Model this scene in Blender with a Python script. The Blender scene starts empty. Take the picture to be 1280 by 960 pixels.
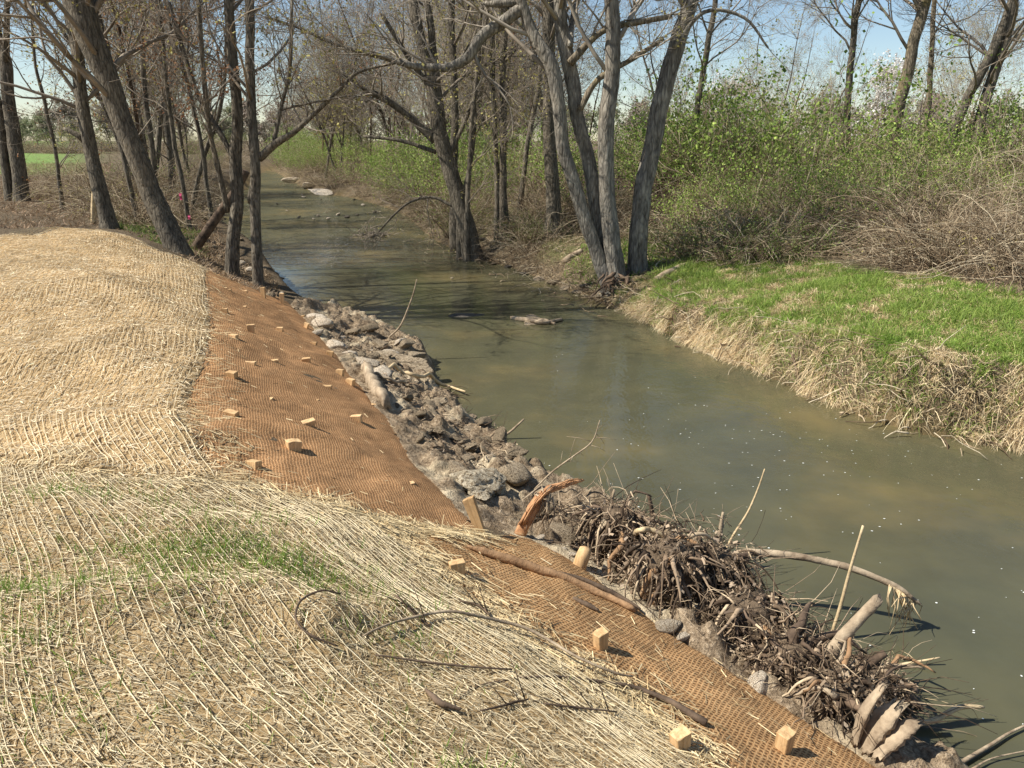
import bpy, math, random
import numpy as np
from mathutils import Vector, Matrix
R = random.Random(7)
NR = np.random.default_rng(7)
sc = bpy.context.scene
COL = sc.collection

# ------------------------------------------------------------------ camera, light
CAMZ = 3.3; PITCH = math.radians(17.6); FOC = 962.0
cd = bpy.data.cameras.new('camera'); cam = bpy.data.objects.new('camera', cd); COL.objects.link(cam)
cd.sensor_width = 36; cd.lens = 36*FOC/1280; cd.clip_start = .05; cd.clip_end = 3000
cam.location = (0, 0, CAMZ); cam.rotation_euler = (math.pi/2-PITCH, 0, 0); sc.camera = cam
SUN_EL = math.radians(50); SUN_DIR = Vector((-1, -.2, 0)).normalized()
SUN_DIR = Vector((SUN_DIR.x*math.cos(SUN_EL), SUN_DIR.y*math.cos(SUN_EL), math.sin(SUN_EL)))
sd = bpy.data.lights.new('sun', 'SUN'); sd.energy = 5.0; sd.angle = math.radians(.5); sd.color = (1, .965, .91)
so = bpy.data.objects.new('sun', sd); COL.objects.link(so); so.rotation_euler = SUN_DIR.to_track_quat('Z', 'Y').to_euler()
so.location = (-20, 10, 30)
w = bpy.data.worlds.new('World'); sc.world = w; w.use_nodes = True
wn = w.node_tree.nodes; sky = wn.new('ShaderNodeTexSky'); sky.sky_type = 'NISHITA'; sky.sun_disc = False
sky.sun_elevation = SUN_EL; sky.sun_rotation = math.atan2(SUN_DIR.x, SUN_DIR.y)
sky.air_density = 1.0; sky.dust_density = .25; sky.ozone_density = 2.0
w.node_tree.links.new(sky.outputs[0], wn['Background'].inputs[0]); wn['Background'].inputs[1].default_value = .088
sc.view_settings.view_transform = 'Standard'; sc.view_settings.look = 'None'
sc.view_settings.exposure = .6; sc.view_settings.gamma = 1
sc.cycles.max_bounces = 6; sc.cycles.transparent_max_bounces = 8

# ------------------------------------------------------------------ maths
CP, SP = math.cos(PITCH), math.sin(PITCH)
def ray(u, v):
    s = (u-640)/FOC; t = (v-480)/FOC
    return np.array([s, CP-t*SP, -SP-t*CP])
def atz(u, v, z):
    d = ray(u, v); k = (z-CAMZ)/d[2]; return np.array([d[0]*k, d[1]*k, z])
def atY(u, v, Y):
    d = ray(u, v); k = Y/d[1]; return np.array([d[0]*k, Y, CAMZ+d[2]*k])
def hsh(ix, iy, seed=0):
    n = (ix.astype(np.int64)*374761393 + iy.astype(np.int64)*668265263 + seed*1442695041) & 0x7fffffff
    n = ((n ^ (n >> 13))*1274126177) & 0x7fffffff
    n = ((n ^ (n >> 16))*69069+12345) & 0x7fffffff
    return (n & 0xffffff)/float(0xffffff)
def vnoise(x, y, seed=0):
    ix = np.floor(x); iy = np.floor(y); fx = x-ix; fy = y-iy
    fx = fx*fx*(3-2*fx); fy = fy*fy*(3-2*fy)
    a = hsh(ix, iy, seed); b = hsh(ix+1, iy, seed); c = hsh(ix, iy+1, seed); d = hsh(ix+1, iy+1, seed)
    return (a*(1-fx)+b*fx)*(1-fy)+(c*(1-fx)+d*fx)*fy-.5
def fbm(x, y, o=4, seed=0):
    r = 0; a = 1
    for i in range(o):
        r = r+a*vnoise(x*2**i+17*i, y*2**i-9*i, seed+i); a *= .5
    return r
def cell(x, y, seed=0):
    """distance to nearest jittered point and its random id"""
    ix = np.floor(x); iy = np.floor(y); best = np.full(x.shape, 9.); bid = np.zeros(x.shape)
    for a in (-1, 0, 1):
        for b in (-1, 0, 1):
            px = ix+a+hsh(ix+a, iy+b, seed); py = iy+b+hsh(ix+a, iy+b, seed+5)
            d = np.hypot(px-x, py-y); m = d < best
            best = np.where(m, d, best); bid = np.where(m, hsh(ix+a, iy+b, seed+9), bid)
    return best, bid
def sstep(a, b, x):
    t = np.clip((x-a)/(b-a), 0, 1); return t*t*(3-2*t)
def seg_dist(P, poly):
    """min distance of points P (n,2) to polyline"""
    best = np.full(len(P), 1e9)
    for a, b in zip(poly[:-1], poly[1:]):
        ab = b-a; L = max(1e-9, ab@ab); t = np.clip(((P-a)@ab)/L, 0, 1)
        best = np.minimum(best, np.hypot(*(P-(a+t[:, None]*ab)).T))
    return best
def inpoly(P, poly):
    x, y = P[:, 0], P[:, 1]; r = np.zeros(len(P), bool); n = len(poly)
    for i in range(n):
        x1, y1 = poly[i]; x2, y2 = poly[(i+1) % n]
        c = ((y1 > y) != (y2 > y)) & (x < (x2-x1)*(y-y1)/((y2-y1) if y2 != y1 else 1e-9)+x1)
        r ^= c
    return r
def smooth_line(P, n=8):
    """Catmull-Rom through points"""
    P = np.array(P, float); Q = np.vstack([2*P[0]-P[1], P, 2*P[-1]-P[-2]]); out = []
    for i in range(1, len(Q)-2):
        for t in np.linspace(0, 1, n, endpoint=False):
            a, b, c, d = Q[i-1], Q[i], Q[i+1], Q[i+2]
            out.append(.5*((2*b)+(-a+c)*t+(2*a-5*b+4*c-d)*t*t+(-a+3*b-3*c+d)*t**3))
    out.append(P[-1]); return np.array(out)

# ------------------------------------------------------------------ land
LEFT = [(1290, 1050), (1200, 1000), (1118, 925), (1010, 835), (905, 745), (800, 672), (668, 607), (600, 545), (548, 485), (530, 440),
        (440, 408), (395, 394), (358, 372), (335, 350), (290, 322), (268, 300), (268, 272), (296, 240), (312, 224), (322, 215)]
RIGHT = [(344, 213), (366, 226), (395, 240), (440, 247), (500, 266), (540, 298), (592, 322), (640, 335), (690, 355), (740, 374), (780, 388),
         (850, 425), (960, 470), (1050, 510), (1150, 540), (1280, 562), (1500, 590), (1900, 640)]
Lp = smooth_line([atz(u, v, 0)[:2] for u, v in LEFT], 5); Rp = smooth_line([atz(u, v, 0)[:2] for u, v in RIGHT], 5)
Lp = np.vstack([[3.4, -3], Lp, [Lp[-1][0]-8, Lp[-1][1]+40]]); Rp = np.vstack([[Rp[0][0]-7, Rp[0][1]+45], Rp, [14, -3]])
STREAM = np.vstack([Lp, Rp])
CTRL = [(0, 960, 1.45), (300, 960, 1.38), (600, 960, 1.15), (860, 960, .9), (0, 770, 1.5), (200, 770, 1.5), (400, 780, 1.35), (600, 800, 1.1),
 (700, 850, 1.02), (0, 640, 1.5), (200, 640, 1.5), (400, 680, 1.35), (500, 680, 1.15), (572, 711, 1.08), (751, 803, .9), (850, 928, .85),
 (978, 926, .68), (900, 860, .7), (700, 740, .85), (640, 680, .85), (605, 668, .85), (700, 700, .72), (800, 765, .62), (900, 830, .55),
 (980, 880, .5), (1060, 935, .45), (280, 608, 1.48), (450, 650, 1.25), (367, 557, 1.38), (459, 610, 1.15), (510, 604, 1.0), (560, 640, .9),
 (290, 516, 1.5), (385, 529, 1.3), (446, 523, 1.05), (480, 520, .85), (520, 580, .8), (570, 630, .82), (312, 454, 1.45), (342, 450, 1.35),
 (383, 450, 1.2), (438, 477, .85), (412, 443, .8), (392, 428, .75), (314, 413, 1.35), (350, 412, 1.1), (382, 400, .68), (281, 389, 1.4),
 (306, 364, 1.1), (330, 366, .75), (353, 375, .5), (0, 520, 1.55), (150, 520, 1.6), (235, 520, 1.57), (0, 420, 1.7), (120, 420, 1.72),
 (250, 420, 1.58), (0, 350, 1.8), (120, 350, 1.85), (255, 350, 1.5), (0, 300, 1.85), (60, 293, 1.88), (120, 290, 1.85), (200, 318, 1.6),
 (0, 280, 1.62), (60, 270, 1.6), (20, 250, 1.6), (130, 280, 1.45), (220, 311, 1.3), (290, 340, .85), (325, 356, .6), (180, 290, 1.4),
 (250, 320, 1.1), (0, 200, 1.5), (100, 200, 1.5), (50, 190, 1.5), (0, 230, 1.5), (100, 230, 1.4), (200, 250, 1.2), (250, 240, 1.1), (290, 220, 1.1),
 (450, 440, .4), (520, 500, .4), (600, 570, .5), (640, 620, .5), (720, 660, .42), (800, 710, .42), (900, 770, .4), (1000, 850, .36),
 (1070, 890, .3), (790, 365, .4), (850, 395, .5), (950, 430, .6), (1050, 450, .75), (1150, 460, .85), (1280, 465, .85), (900, 340, .7),
 (1000, 330, .9), (1100, 370, .95), (1200, 380, 1.0), (1280, 400, 1.0), (1000, 380, .8), (850, 300, .8), (1000, 300, 1.0), (1200, 330, 1.1),
 (1280, 340, 1.1), (740, 320, .7), (700, 290, .8), (650, 310, .5), (600, 290, .7), (800, 270, 1.), (640, 260, 1.0), (540, 250, .7),
 (480, 245, .7), (420, 225, .7), (370, 205, .8)]
CW = [atz(*c) for c in CTRL]+[np.array(p, float) for p in [(0, 0, 1.7), (-3, 0, 1.75), (-8, 3, 1.8), (-10, 12, 1.9), (2, .5, .9), (-40, 30, 1.6),
 (-100, 100, 1.5), (-60, 300, 1.5), (0, 400, 1.5), (100, 300, 1.5), (200, 100, 1.5), (30, 20, 1.3), (15, 25, 1.2), (40, 60, 1.4), (10, 50, 1.3),
 (9, 2, .9), (20, 5, 1.2), (-300, 600, 1.5), (300, 600, 1.5), (-15, 4, 1.8), (0, 900, 1.5), (-20, 20, 1.7)]]
CW = np.array(CW); CXY = CW[:, :2]
_c = .35
def _phi(r): return np.sqrt(r*r+_c*_c)
_A = _phi(np.hypot(CXY[:, None, 0]-CXY[None, :, 0], CXY[:, None, 1]-CXY[None, :, 1]))
_n = len(CXY)
_S = np.zeros((_n+1, _n+1)); _S[:_n, :_n] = _A-np.eye(_n)*.12; _S[:_n, _n] = 1; _S[_n, :_n] = 1
_W = np.linalg.solve(_S, np.append(CW[:, 2], 0))
def rbf(P):
    out = np.empty(len(P))
    for i in range(0, len(P), 20000):
        Q = P[i:i+20000]
        out[i:i+20000] = _phi(np.hypot(Q[:, None, 0]-CXY[None, :, 0], Q[:, None, 1]-CXY[None, :, 1]))@_W[:_n]+_W[_n]
    return out
RIDGES = []
def H(P):
    P = np.atleast_2d(np.asarray(P, float))[:, :2]
    near = (np.abs(P[:, 0]) < 300) & (P[:, 1] < 600)
    z = np.clip(rbf(P), -.2, 2.2); z = np.where(near, z, 1.5)
    dL = seg_dist(P, Lp); dR = seg_dist(P, Rp); d = np.minimum(dL, dR); ins = inpoly(P, STREAM)
    x, y = P[:, 0], P[:, 1]
    land = z+.05*fbm(x*1.4, y*1.4, 3, 3)*sstep(.3, 1.2, d)+.02*fbm(x*5, y*5, 2, 8)
    for poly, amp, wd in RIDGES:
        land = land+amp*np.exp(-(seg_dist(P, poly)/wd)**2)
    nn = fbm(x*1.5, y*1.5, 3, 44)
    wdt = np.where(dL < dR, .30, np.clip(.30+.5*nn, .12, .7)+sstep(15, 18, y)*1.1)
    land = land+np.where(dL < dR, 0, .12*fbm(x*3, y*3, 3, 46)*sstep(0, .25, d)*sstep(1.3, .5, d))
    out = np.where(ins, -.55*sstep(0, 1.6, d)-.02, land*sstep(0, 1, d/wdt)**.7+.0)
    return out
def _mk(pts): return np.array([atz(*p)[:2] for p in pts])
RIDGES += [(_mk([(-60, 775, 1.5), (100, 768, 1.5), (330, 765, 1.4), (400, 790, 1.35)]), .07, .13),
           (_mk([(-50, 650, 1.5), (80, 655, 1.5), (220, 665, 1.5), (400, 690, 1.3)]), .05, .15),
           (_mk([(-50, 590, 1.5), (60, 592, 1.5), (120, 606, 1.5)]), .06, .12),
           (_mk([(-20, 540, 1.55), (100, 530, 1.6), (200, 550, 1.55)]), .05, .2),
           (_mk([(-20, 450, 1.7), (110, 440, 1.7), (220, 470, 1.6)]), .05, .25),
           (_mk([(60, 340, 1.8), (140, 370, 1.75), (240, 400, 1.6)]), .04, .25),
           (_mk([(240, 560, 1.5), (330, 545, 1.4), (440, 560, 1.2)]), .03, .12),
           (_mk([(290, 440, 1.4), (350, 430, 1.3), (400, 460, 1.1)]), .04, .25),
           (_mk([(430, 800, 1.3), (520, 790, 1.15), (640, 840, 1.05)]), .045, .1)]
def axis(segs):
    out = [segs[0][0]]
    for a, b, s0, s1 in segs:
        x = a; 
        while x < b-1e-6:
            f = (x-a)/(b-a); x = min(b, x+s0*(1-f)+s1*f); out.append(x)
    return np.array(out)
ax = axis([(-900, -60, 80, 6), (-60, -8, 3, .3), (-8, -3, .2, .07), (-3, 3, .06, .06), (3, 9, .07, .16), (9, 60, .2, 4), (60, 900, 6, 80)])
ay = axis([(-30, 1, 4, .3), (1, 9, .06, .07), (9, 24, .07, .18), (24, 90, .2, 2.5), (90, 1500, 4, 120)])
GX, GY = np.meshgrid(ax, ay); GP = np.stack([GX.ravel(), GY.ravel()], 1); GZ = H(GP)
nx, ny = len(ax), len(ay); GZ2 = GZ.reshape(ny, nx)
def H(P):
    P = np.atleast_2d(np.asarray(P, float)); x = np.clip(P[:, 0], ax[0], ax[-1]-1e-6); y = np.clip(P[:, 1], ay[0], ay[-1]-1e-6)
    i = np.searchsorted(ax, x, 'right')-1; j = np.searchsorted(ay, y, 'right')-1
    fx = (x-ax[i])/(ax[i+1]-ax[i]); fy = (y-ay[j])/(ay[j+1]-ay[j])
    return (GZ2[j, i]*(1-fx)+GZ2[j, i+1]*fx)*(1-fy)+(GZ2[j+1, i]*(1-fx)+GZ2[j+1, i+1]*fx)*fy
KS = np.geomspace(1.2, 260, 700)
def hit(u, v, off=0.):
    d = ray(u, v); P = KS[:, None]*d[None, :]; P[:, 2] += CAMZ
    f = P[:, 2]-(np.maximum(H(P), 0)+off); i = np.argmax(f < 0)
    if f[i] >= 0: return P[-1]
    a = f[i-1]/(f[i-1]-f[i]); return P[i-1]*(1-a)+P[i]*a
def hits(L): return np.array([hit(*p) for p in L])

# ------------------------------------------------------------------ materials
def s3(r, g, b, m=1.):
    f = lambda c: (c/255/12.92 if c/255 <= .04045 else ((c/255+.055)/1.055)**2.4)*m
    return (f(r), f(g), f(b), 1)
class NT:
    def __init__(s, name):
        s.m = bpy.data.materials.new(name); s.m.use_nodes = True; s.t = s.m.node_tree; s.n = s.t.nodes; s.l = s.t.links
        s.b = s.n['Principled BSDF']; s.out = s.n['Material Output']
    def new(s, typ, **kw):
        n = s.n.new('ShaderNode'+typ)
        for k, v in kw.items(): setattr(n, k, v)
        return n
    def co(s, kind='Object', scale=(1, 1, 1), rot=(0, 0, 0)):
        tc = s.new('TexCoord'); mp = s.new('Mapping'); s.l.new(tc.outputs[kind], mp.inputs[0])
        mp.inputs['Scale'].default_value = scale; mp.inputs['Rotation'].default_value = rot; return mp.outputs[0]
    def noise(s, co, sc=5, det=4, rough=.6, dist=0):
        n = s.new('TexNoise'); s.l.new(co, n.inputs['Vector']); n.inputs['Scale'].default_value = sc
        n.inputs['Detail'].default_value = det; n.inputs['Roughness'].default_value = rough; n.inputs['Distortion'].default_value = dist
        return n.outputs['Fac']
    def ramp(s, fac, stops):
        n = s.new('ValToRGB'); s.l.new(fac, n.inputs[0]); e = n.color_ramp.elements
        while len(e) < len(stops): e.new(.5)
        for k, (p, c) in zip(e, stops): k.position = p; k.color = c if len(c) == 4 else (*c, 1)
        return n.outputs[0]
    def mix(s, a, b, f, typ='MIX'):
        n = s.new('Mix', data_type='RGBA', blend_type=typ)
        for sock, v in ((n.inputs[0], f), (n.inputs[6], a), (n.inputs[7], b)):
            if hasattr(v, 'default_value') or isinstance(v, bpy.types.NodeSocket): s.l.new(v, sock)
            else: sock.default_value = v
        return n.outputs[2]
    def math(s, op, a, b=0.):
        n = s.new('Math', operation=op)
        for sock, v in ((n.inputs[0], a), (n.inputs[1], b)):
            if isinstance(v, bpy.types.NodeSocket): s.l.new(v, sock)
            else: sock.default_value = v
        return n.outputs[0]
    def bump(s, h, strength=.5, dist=.02, prev=None):
        n = s.new('Bump'); s.l.new(h, n.inputs['Height']); n.inputs['Strength'].default_value = strength; n.inputs['Distance'].default_value = dist
        if prev: s.l.new(prev, n.inputs['Normal'])
        return n.outputs[0]
    def fin(s, col=None, rough=.8, nrm=None, spec=.3):
        if col is not None: s.l.new(col, s.b.inputs['Base Color'])
        s.b.inputs['Roughness'].default_value = rough; s.b.inputs['Specular IOR Level'].default_value = spec
        if nrm: s.l.new(nrm, s.b.inputs['Normal'])
        return s.m
    def attr(s, name='tint'):
        n = s.new('Attribute', attribute_name=name); return n.outputs['Color']
    def rnd(s):
        return s.new('ObjectInfo').outputs['Random']
def simple(name, c1, c2, scale=8, rough=.85, bump=.5, bscale=40, stretch=(1, 1, 1), bd=.01, spec=.2):
    t = NT(name); co = t.co('Object', stretch); f = t.noise(co, scale, 5)
    c = t.ramp(f, [(.3, c1), (.7, c2)]); return t.fin(c, rough, t.bump(t.noise(co, bscale, 4), bump, bd), spec)
def tinted(name, rough=.8, trans=0., spec=.2, nz=None):
    """colour from the object's own per-piece colours"""
    t = NT(name); c = t.attr()
    if nz:
        f = t.noise(t.co('Object', nz[1]), nz[0], 4); c = t.mix(c, t.ramp(f, [(.3, (.55, .55, .55)), (.7, (1.25, 1.25, 1.25))]), 1., 'MULTIPLY')
    t.fin(c, rough, None, spec)
    if trans:
        tr = t.new('BsdfTranslucent'); t.l.new(c, tr.inputs[0]); mx = t.new('MixShader'); mx.inputs[0].default_value = trans
        t.l.new(t.b.outputs[0], mx.inputs[1]); t.l.new(tr.outputs[0], mx.inputs[2]); t.l.new(mx.outputs[0], t.out.inputs[0])
    return t.m
def bark(name, dark, light, moss=None, zs=.2, sc=24):
    t = NT(name); co = t.co('Object', (1, 1, zs)); f = t.noise(co, sc, 5, .65, .6); g = t.noise(t.co('Object'), 2.2, 3)
    v = t.new('TexVoronoi', feature='DISTANCE_TO_EDGE'); t.l.new(t.co('Object', (1, 1, zs*1.3)), v.inputs[0]); v.inputs['Scale'].default_value = sc*.9
    c = t.ramp(f, [(.3, dark), (.72, light)])
    c = t.mix(c, t.ramp(g, [(.35, (.6, .6, .6)), (.7, (1.2, 1.17, 1.1))]), .8, 'MULTIPLY')
    if moss: c = t.mix(c, moss, t.ramp(t.noise(t.co('Object', (1, 1, .3)), 3, 4), [(.52, (0, 0, 0)), (.68, (.7, .7, .7))]))
    vr = t.ramp(v.outputs['Distance'], [(0, (0, 0, 0)), (.18, (1, 1, 1))])
    c = t.mix(c, vr, .35, 'MULTIPLY')
    return t.fin(c, .9, t.bump(f, .8, .03, t.bump(vr, .6, .015)), .15)
MT = {}
MT['bark_dark'] = bark('dark_bark', s3(66, 59, 50), s3(158, 147, 128))
MT['bark_grey'] = bark('grey_bark', s3(92, 84, 74), s3(186, 177, 160), sc=16)
MT['bark_moss'] = bark('mossy_bark', s3(90, 78, 62), s3(172, 158, 134), s3(132, 118, 66), sc=16)
MT['bark_brown'] = bark('brown_bark', s3(70, 55, 42), s3(128, 106, 84))
MT['twig'] = simple('twig_bark', s3(98, 88, 76), s3(162, 148, 128), 2, bump=.2)
MT['twig_grey'] = simple('grey_twig_bark', s3(118, 108, 94), s3(184, 170, 148), 2, bump=.2)
MT['leaf'] = tinted('young_leaf', .6, .3)
MT['grass'] = tinted('grass_blade', .55, .4, .3)
MT['straw'] = tinted('straw_fibre', .6, .15, .35)
MT['piece'] = tinted('weathered_piece', .85, 0, .15, (30, (1, 1, .3)))
MT['drift'] = simple('driftwood', s3(112, 94, 74), s3(190, 170, 140), 9, bump=.6, bscale=30, stretch=(1, 1, 1), bd=.012)
MT['mud'] = simple('dried_mud', s3(66, 54, 42), s3(126, 108, 86), 16, bump=1., bscale=45, bd=.02, rough=.95)
MT['drift_brown'] = simple('brown_driftwood', s3(112, 84, 58), s3(176, 140, 102), 9, bump=.7, bscale=30, bd=.012)
MT['drift_dark'] = simple('wet_driftwood', s3(62, 50, 40), s3(122, 102, 82), 9, bump=.6, bscale=30, bd=.012)
MT['drift_orange'] = simple('peeled_orange_wood', s3(142, 100, 68), s3(206, 158, 112), 14, bump=.5, bscale=40)
MT['drift_pale'] = simple('pale_broken_wood', s3(170, 146, 108), s3(214, 190, 148), 14, bump=.5, bscale=40)

def wood_mat():
    t = NT('sawn_pine'); co = t.co('Object', (1, 1, .08)); f = t.noise(co, 60, 4, .6, .4)
    c = t.ramp(f, [(.3, s3(174, 138, 94)), (.7, s3(218, 184, 136))])
    r = t.new('ObjectInfo').outputs['Random']; c = t.mix(c, t.ramp(r, [(0, (.72, .68, .62)), (1, (1.1, 1.1, 1.1))]), 1., 'MULTIPLY')
    dirt = t.noise(t.co('Object'), 25, 4); c = t.mix(c, s3(120, 90, 60), t.ramp(dirt, [(.55, (0, 0, 0)), (.75, (.6, .6, .6))]))
    return t.fin(c, .7, t.bump(f, .3, .004), .25)
MT['wood'] = wood_mat()
def rock_mat(name, a, b, d):
    t = NT(name); co = t.co('Object'); f = t.noise(co, 3, 6, .65); g = t.noise(co, 14, 5, .7)
    c = t.ramp(f, [(.3, a), (.5, b), (.75, a)]); c = t.mix(c, d, t.ramp(g, [(.45, (0, 0, 0)), (.62, (1, 1, 1))]))
    rn = t.ramp(t.rnd(), [(0, (.7, .68, .64)), (1, (1.15, 1.15, 1.15))]); c = t.mix(c, rn, 1., 'MULTIPLY')
    return t.fin(c, .85, t.bump(g, .7, .05, t.bump(f, .5, .1)), .2)
MT['rock'] = rock_mat('grey_stone', s3(122, 106, 86), s3(178, 160, 132), s3(96, 80, 58))
MT['rock_white'] = rock_mat('pale_limestone', s3(186, 168, 140), s3(232, 218, 194), s3(146, 120, 90))
MT['rock_dark'] = rock_mat('wet_dark_stone', s3(66, 60, 52), s3(110, 102, 90), s3(70, 62, 50))

def ground_mat():
    t = NT('bank_soil'); co = t.co('Object'); a = t.attr('cover')
    sep = t.new('SeparateColor'); t.l.new(a, sep.inputs[0])
    big = t.noise(co, 1.1, 5); fine = t.noise(co, 14, 6, .7); vf = t.noise(co, 60, 3, .7)
    soil = t.ramp(fine, [(.3, s3(66, 56, 42)), (.55, s3(120, 104, 82)), (.75, s3(162, 144, 116))])
    litter = t.ramp(vf, [(.35, s3(58, 50, 38)), (.55, s3(108, 94, 74)), (.75, s3(172, 154, 124))])
    grass = t.ramp(fine, [(.3, s3(70, 78, 40)), (.55, s3(104, 112, 58)), (.7, s3(156, 140, 96))])
    field = t.ramp(big, [(.3, s3(100, 126, 62)), (.7, s3(130, 148, 84))])
    bed = t.ramp(big, [(.3, s3(62, 56, 36)), (.7, s3(132, 112, 76))])
    c = t.mix(soil, litter, sep.outputs[0]); c = t.mix(c, grass, sep.outputs[1])
    c = t.mix(c, bed, sep.outputs[2]); f2 = t.attr('field'); c = t.mix(c, field, f2)
    return t.fin(c, .95, t.bump(vf, .6, .03, t.bump(fine, .7, .06)), .1)
MT['ground'] = ground_mat()
def soilbank_mat():
    t = NT('flood_soil'); co = t.co('Object'); f = t.noise(co, 5, 6, .7); g = t.noise(co, 40, 5, .7); vv = t.noise(co, 2.0, 4)
    c = t.ramp(g, [(.28, s3(98, 82, 64)), (.5, s3(150, 130, 104)), (.72, s3(198, 178, 148))])
    c = t.mix(c, s3(214, 196, 162), t.ramp(vv, [(.52, (0, 0, 0)), (.62, (.75, .75, .75))]))
    c = t.mix(c, t.ramp(f, [(.3, (.6, .58, .55)), (.6, (1.05, 1.05, 1.05))]), 1., 'MULTIPLY')
    return t.fin(c, .95, t.bump(g, .8, .03, t.bump(f, .6, .06)), .1)
MT['soilbank'] = soilbank_mat()
def coir_mat():
    t = NT('coir_weave'); uv = t.new('UVMap').outputs[0]
    wob = t.new('TexNoise'); t.l.new(uv, wob.inputs['Vector']); wob.inputs['Scale'].default_value = 1.4; wob.inputs['Detail'].default_value = 3
    ad = t.new('VectorMath', operation='MULTIPLY_ADD'); t.l.new(wob.outputs['Color'], ad.inputs[0]); ad.inputs[1].default_value = (.13, .13, 0); t.l.new(uv, ad.inputs[2])
    wb2 = t.new('TexNoise'); t.l.new(uv, wb2.inputs['Vector']); wb2.inputs['Scale'].default_value = 30; wb2.inputs['Detail'].default_value = 2
    ad2 = t.new('VectorMath', operation='MULTIPLY_ADD'); t.l.new(wb2.outputs['Color'], ad2.inputs[0]); ad2.inputs[1].default_value = (.012, .012, 0); t.l.new(ad.outputs[0], ad2.inputs[2])
    sx = t.new('SeparateXYZ'); t.l.new(ad2.outputs[0], sx.inputs[0])
    def stripe(o, per):
        a = t.math('MULTIPLY', o, 2*math.pi/per); return t.math('MULTIPLY_ADD', t.math('SINE', a), .5)
    def st(o, per):
        n = t.new('Math', operation='MULTIPLY_ADD'); t.l.new(t.math('SINE', t.math('MULTIPLY', o, 2*math.pi/per)), n.inputs[0]); n.inputs[1].default_value = .5; n.inputs[2].default_value = .5
        return n.outputs[0]
    a = st(sx.outputs[0], .023); b = st(sx.outputs[1], .019)
    h0 = t.math('MAXIMUM', t.math('POWER', a, 1.2), t.math('POWER', b, .9))
    jit = t.ramp(t.noise(t.co('UV', (45, 55, 1)), 1, 3, .7), [(.3, (.45, .45, .45)), (.7, (1.15, 1.15, 1.15))]); h = t.math('MULTIPLY', h0, jit)
    fib = t.noise(t.co('UV', (260, 260, 1)), 1, 4, .7); big = t.noise(t.co('UV'), 1.3, 4); mid = t.noise(t.co('UV'), 6, 4, .7)
    c = t.ramp(h, [(.1, s3(104, 74, 50)), (.5, s3(176, 132, 92)), (.95, s3(204, 164, 122))])
    c = t.mix(c, t.ramp(fib, [(.25, (.5, .48, .46)), (.75, (1.4, 1.38, 1.35))]), .8, 'MULTIPLY')
    c = t.mix(c, t.ramp(big, [(.3, (.82, .80, .78)), (.7, (1.12, 1.1, 1.08))]), 1., 'MULTIPLY')
    st_ = t.noise(t.co('UV'), 2.6, 5, .75); c = t.mix(c, s3(122, 96, 70), t.ramp(st_, [(.56, (0, 0, 0)), (.7, (.55, .55, .55))]))
    c = t.mix(c, t.ramp(mid, [(.3, (.72, .71, .70)), (.55, (1, 1, 1)), (.75, (1.12, 1.12, 1.12))]), 1., 'MULTIPLY')
    tn = t.attr('tint'); c = t.mix(c, tn, 1., 'MULTIPLY')
    return t.fin(c, .9, t.bump(h, .7, .006, t.bump(fib, .5, .005, t.bump(mid, .4, .02))), .1)
MT['coir'] = coir_mat()
def strawbase_mat():
    t = NT('straw_blanket_fill'); uv = t.co('UV')
    a = t.noise(t.co('UV', (30, 160, 1), (0, 0, .5)), 1, 4, .7); b = t.noise(t.co('UV', (150, 28, 1), (0, 0, .3)), 1, 4, .7); g = t.noise(t.co('UV', (1, 1, 1)), 2.2, 5, .65)
    m = t.math('MAXIMUM', a, b); c = t.ramp(m, [(.38, s3(106, 86, 58)), (.55, s3(180, 154, 112)), (.72, s3(220, 198, 158))])
    c = t.mix(c, t.ramp(g, [(.3, (.72, .7, .68)), (.6, (1.05, 1.04, 1.02))]), 1., 'MULTIPLY')
    c = t.mix(c, t.attr('tint'), 1., 'MULTIPLY')
    return t.fin(c, .85, t.bump(m, .9, .012), .15)
MT['strawbase'] = strawbase_mat()
def net_mat():
    t = NT('netting_cord'); t.fin(t.ramp(t.noise(t.co('Object'), 9, 3), [(.3, s3(200, 180, 138)), (.7, s3(242, 226, 188))]), .6, None, .3); return t.m
MT['net'] = net_mat()
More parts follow.
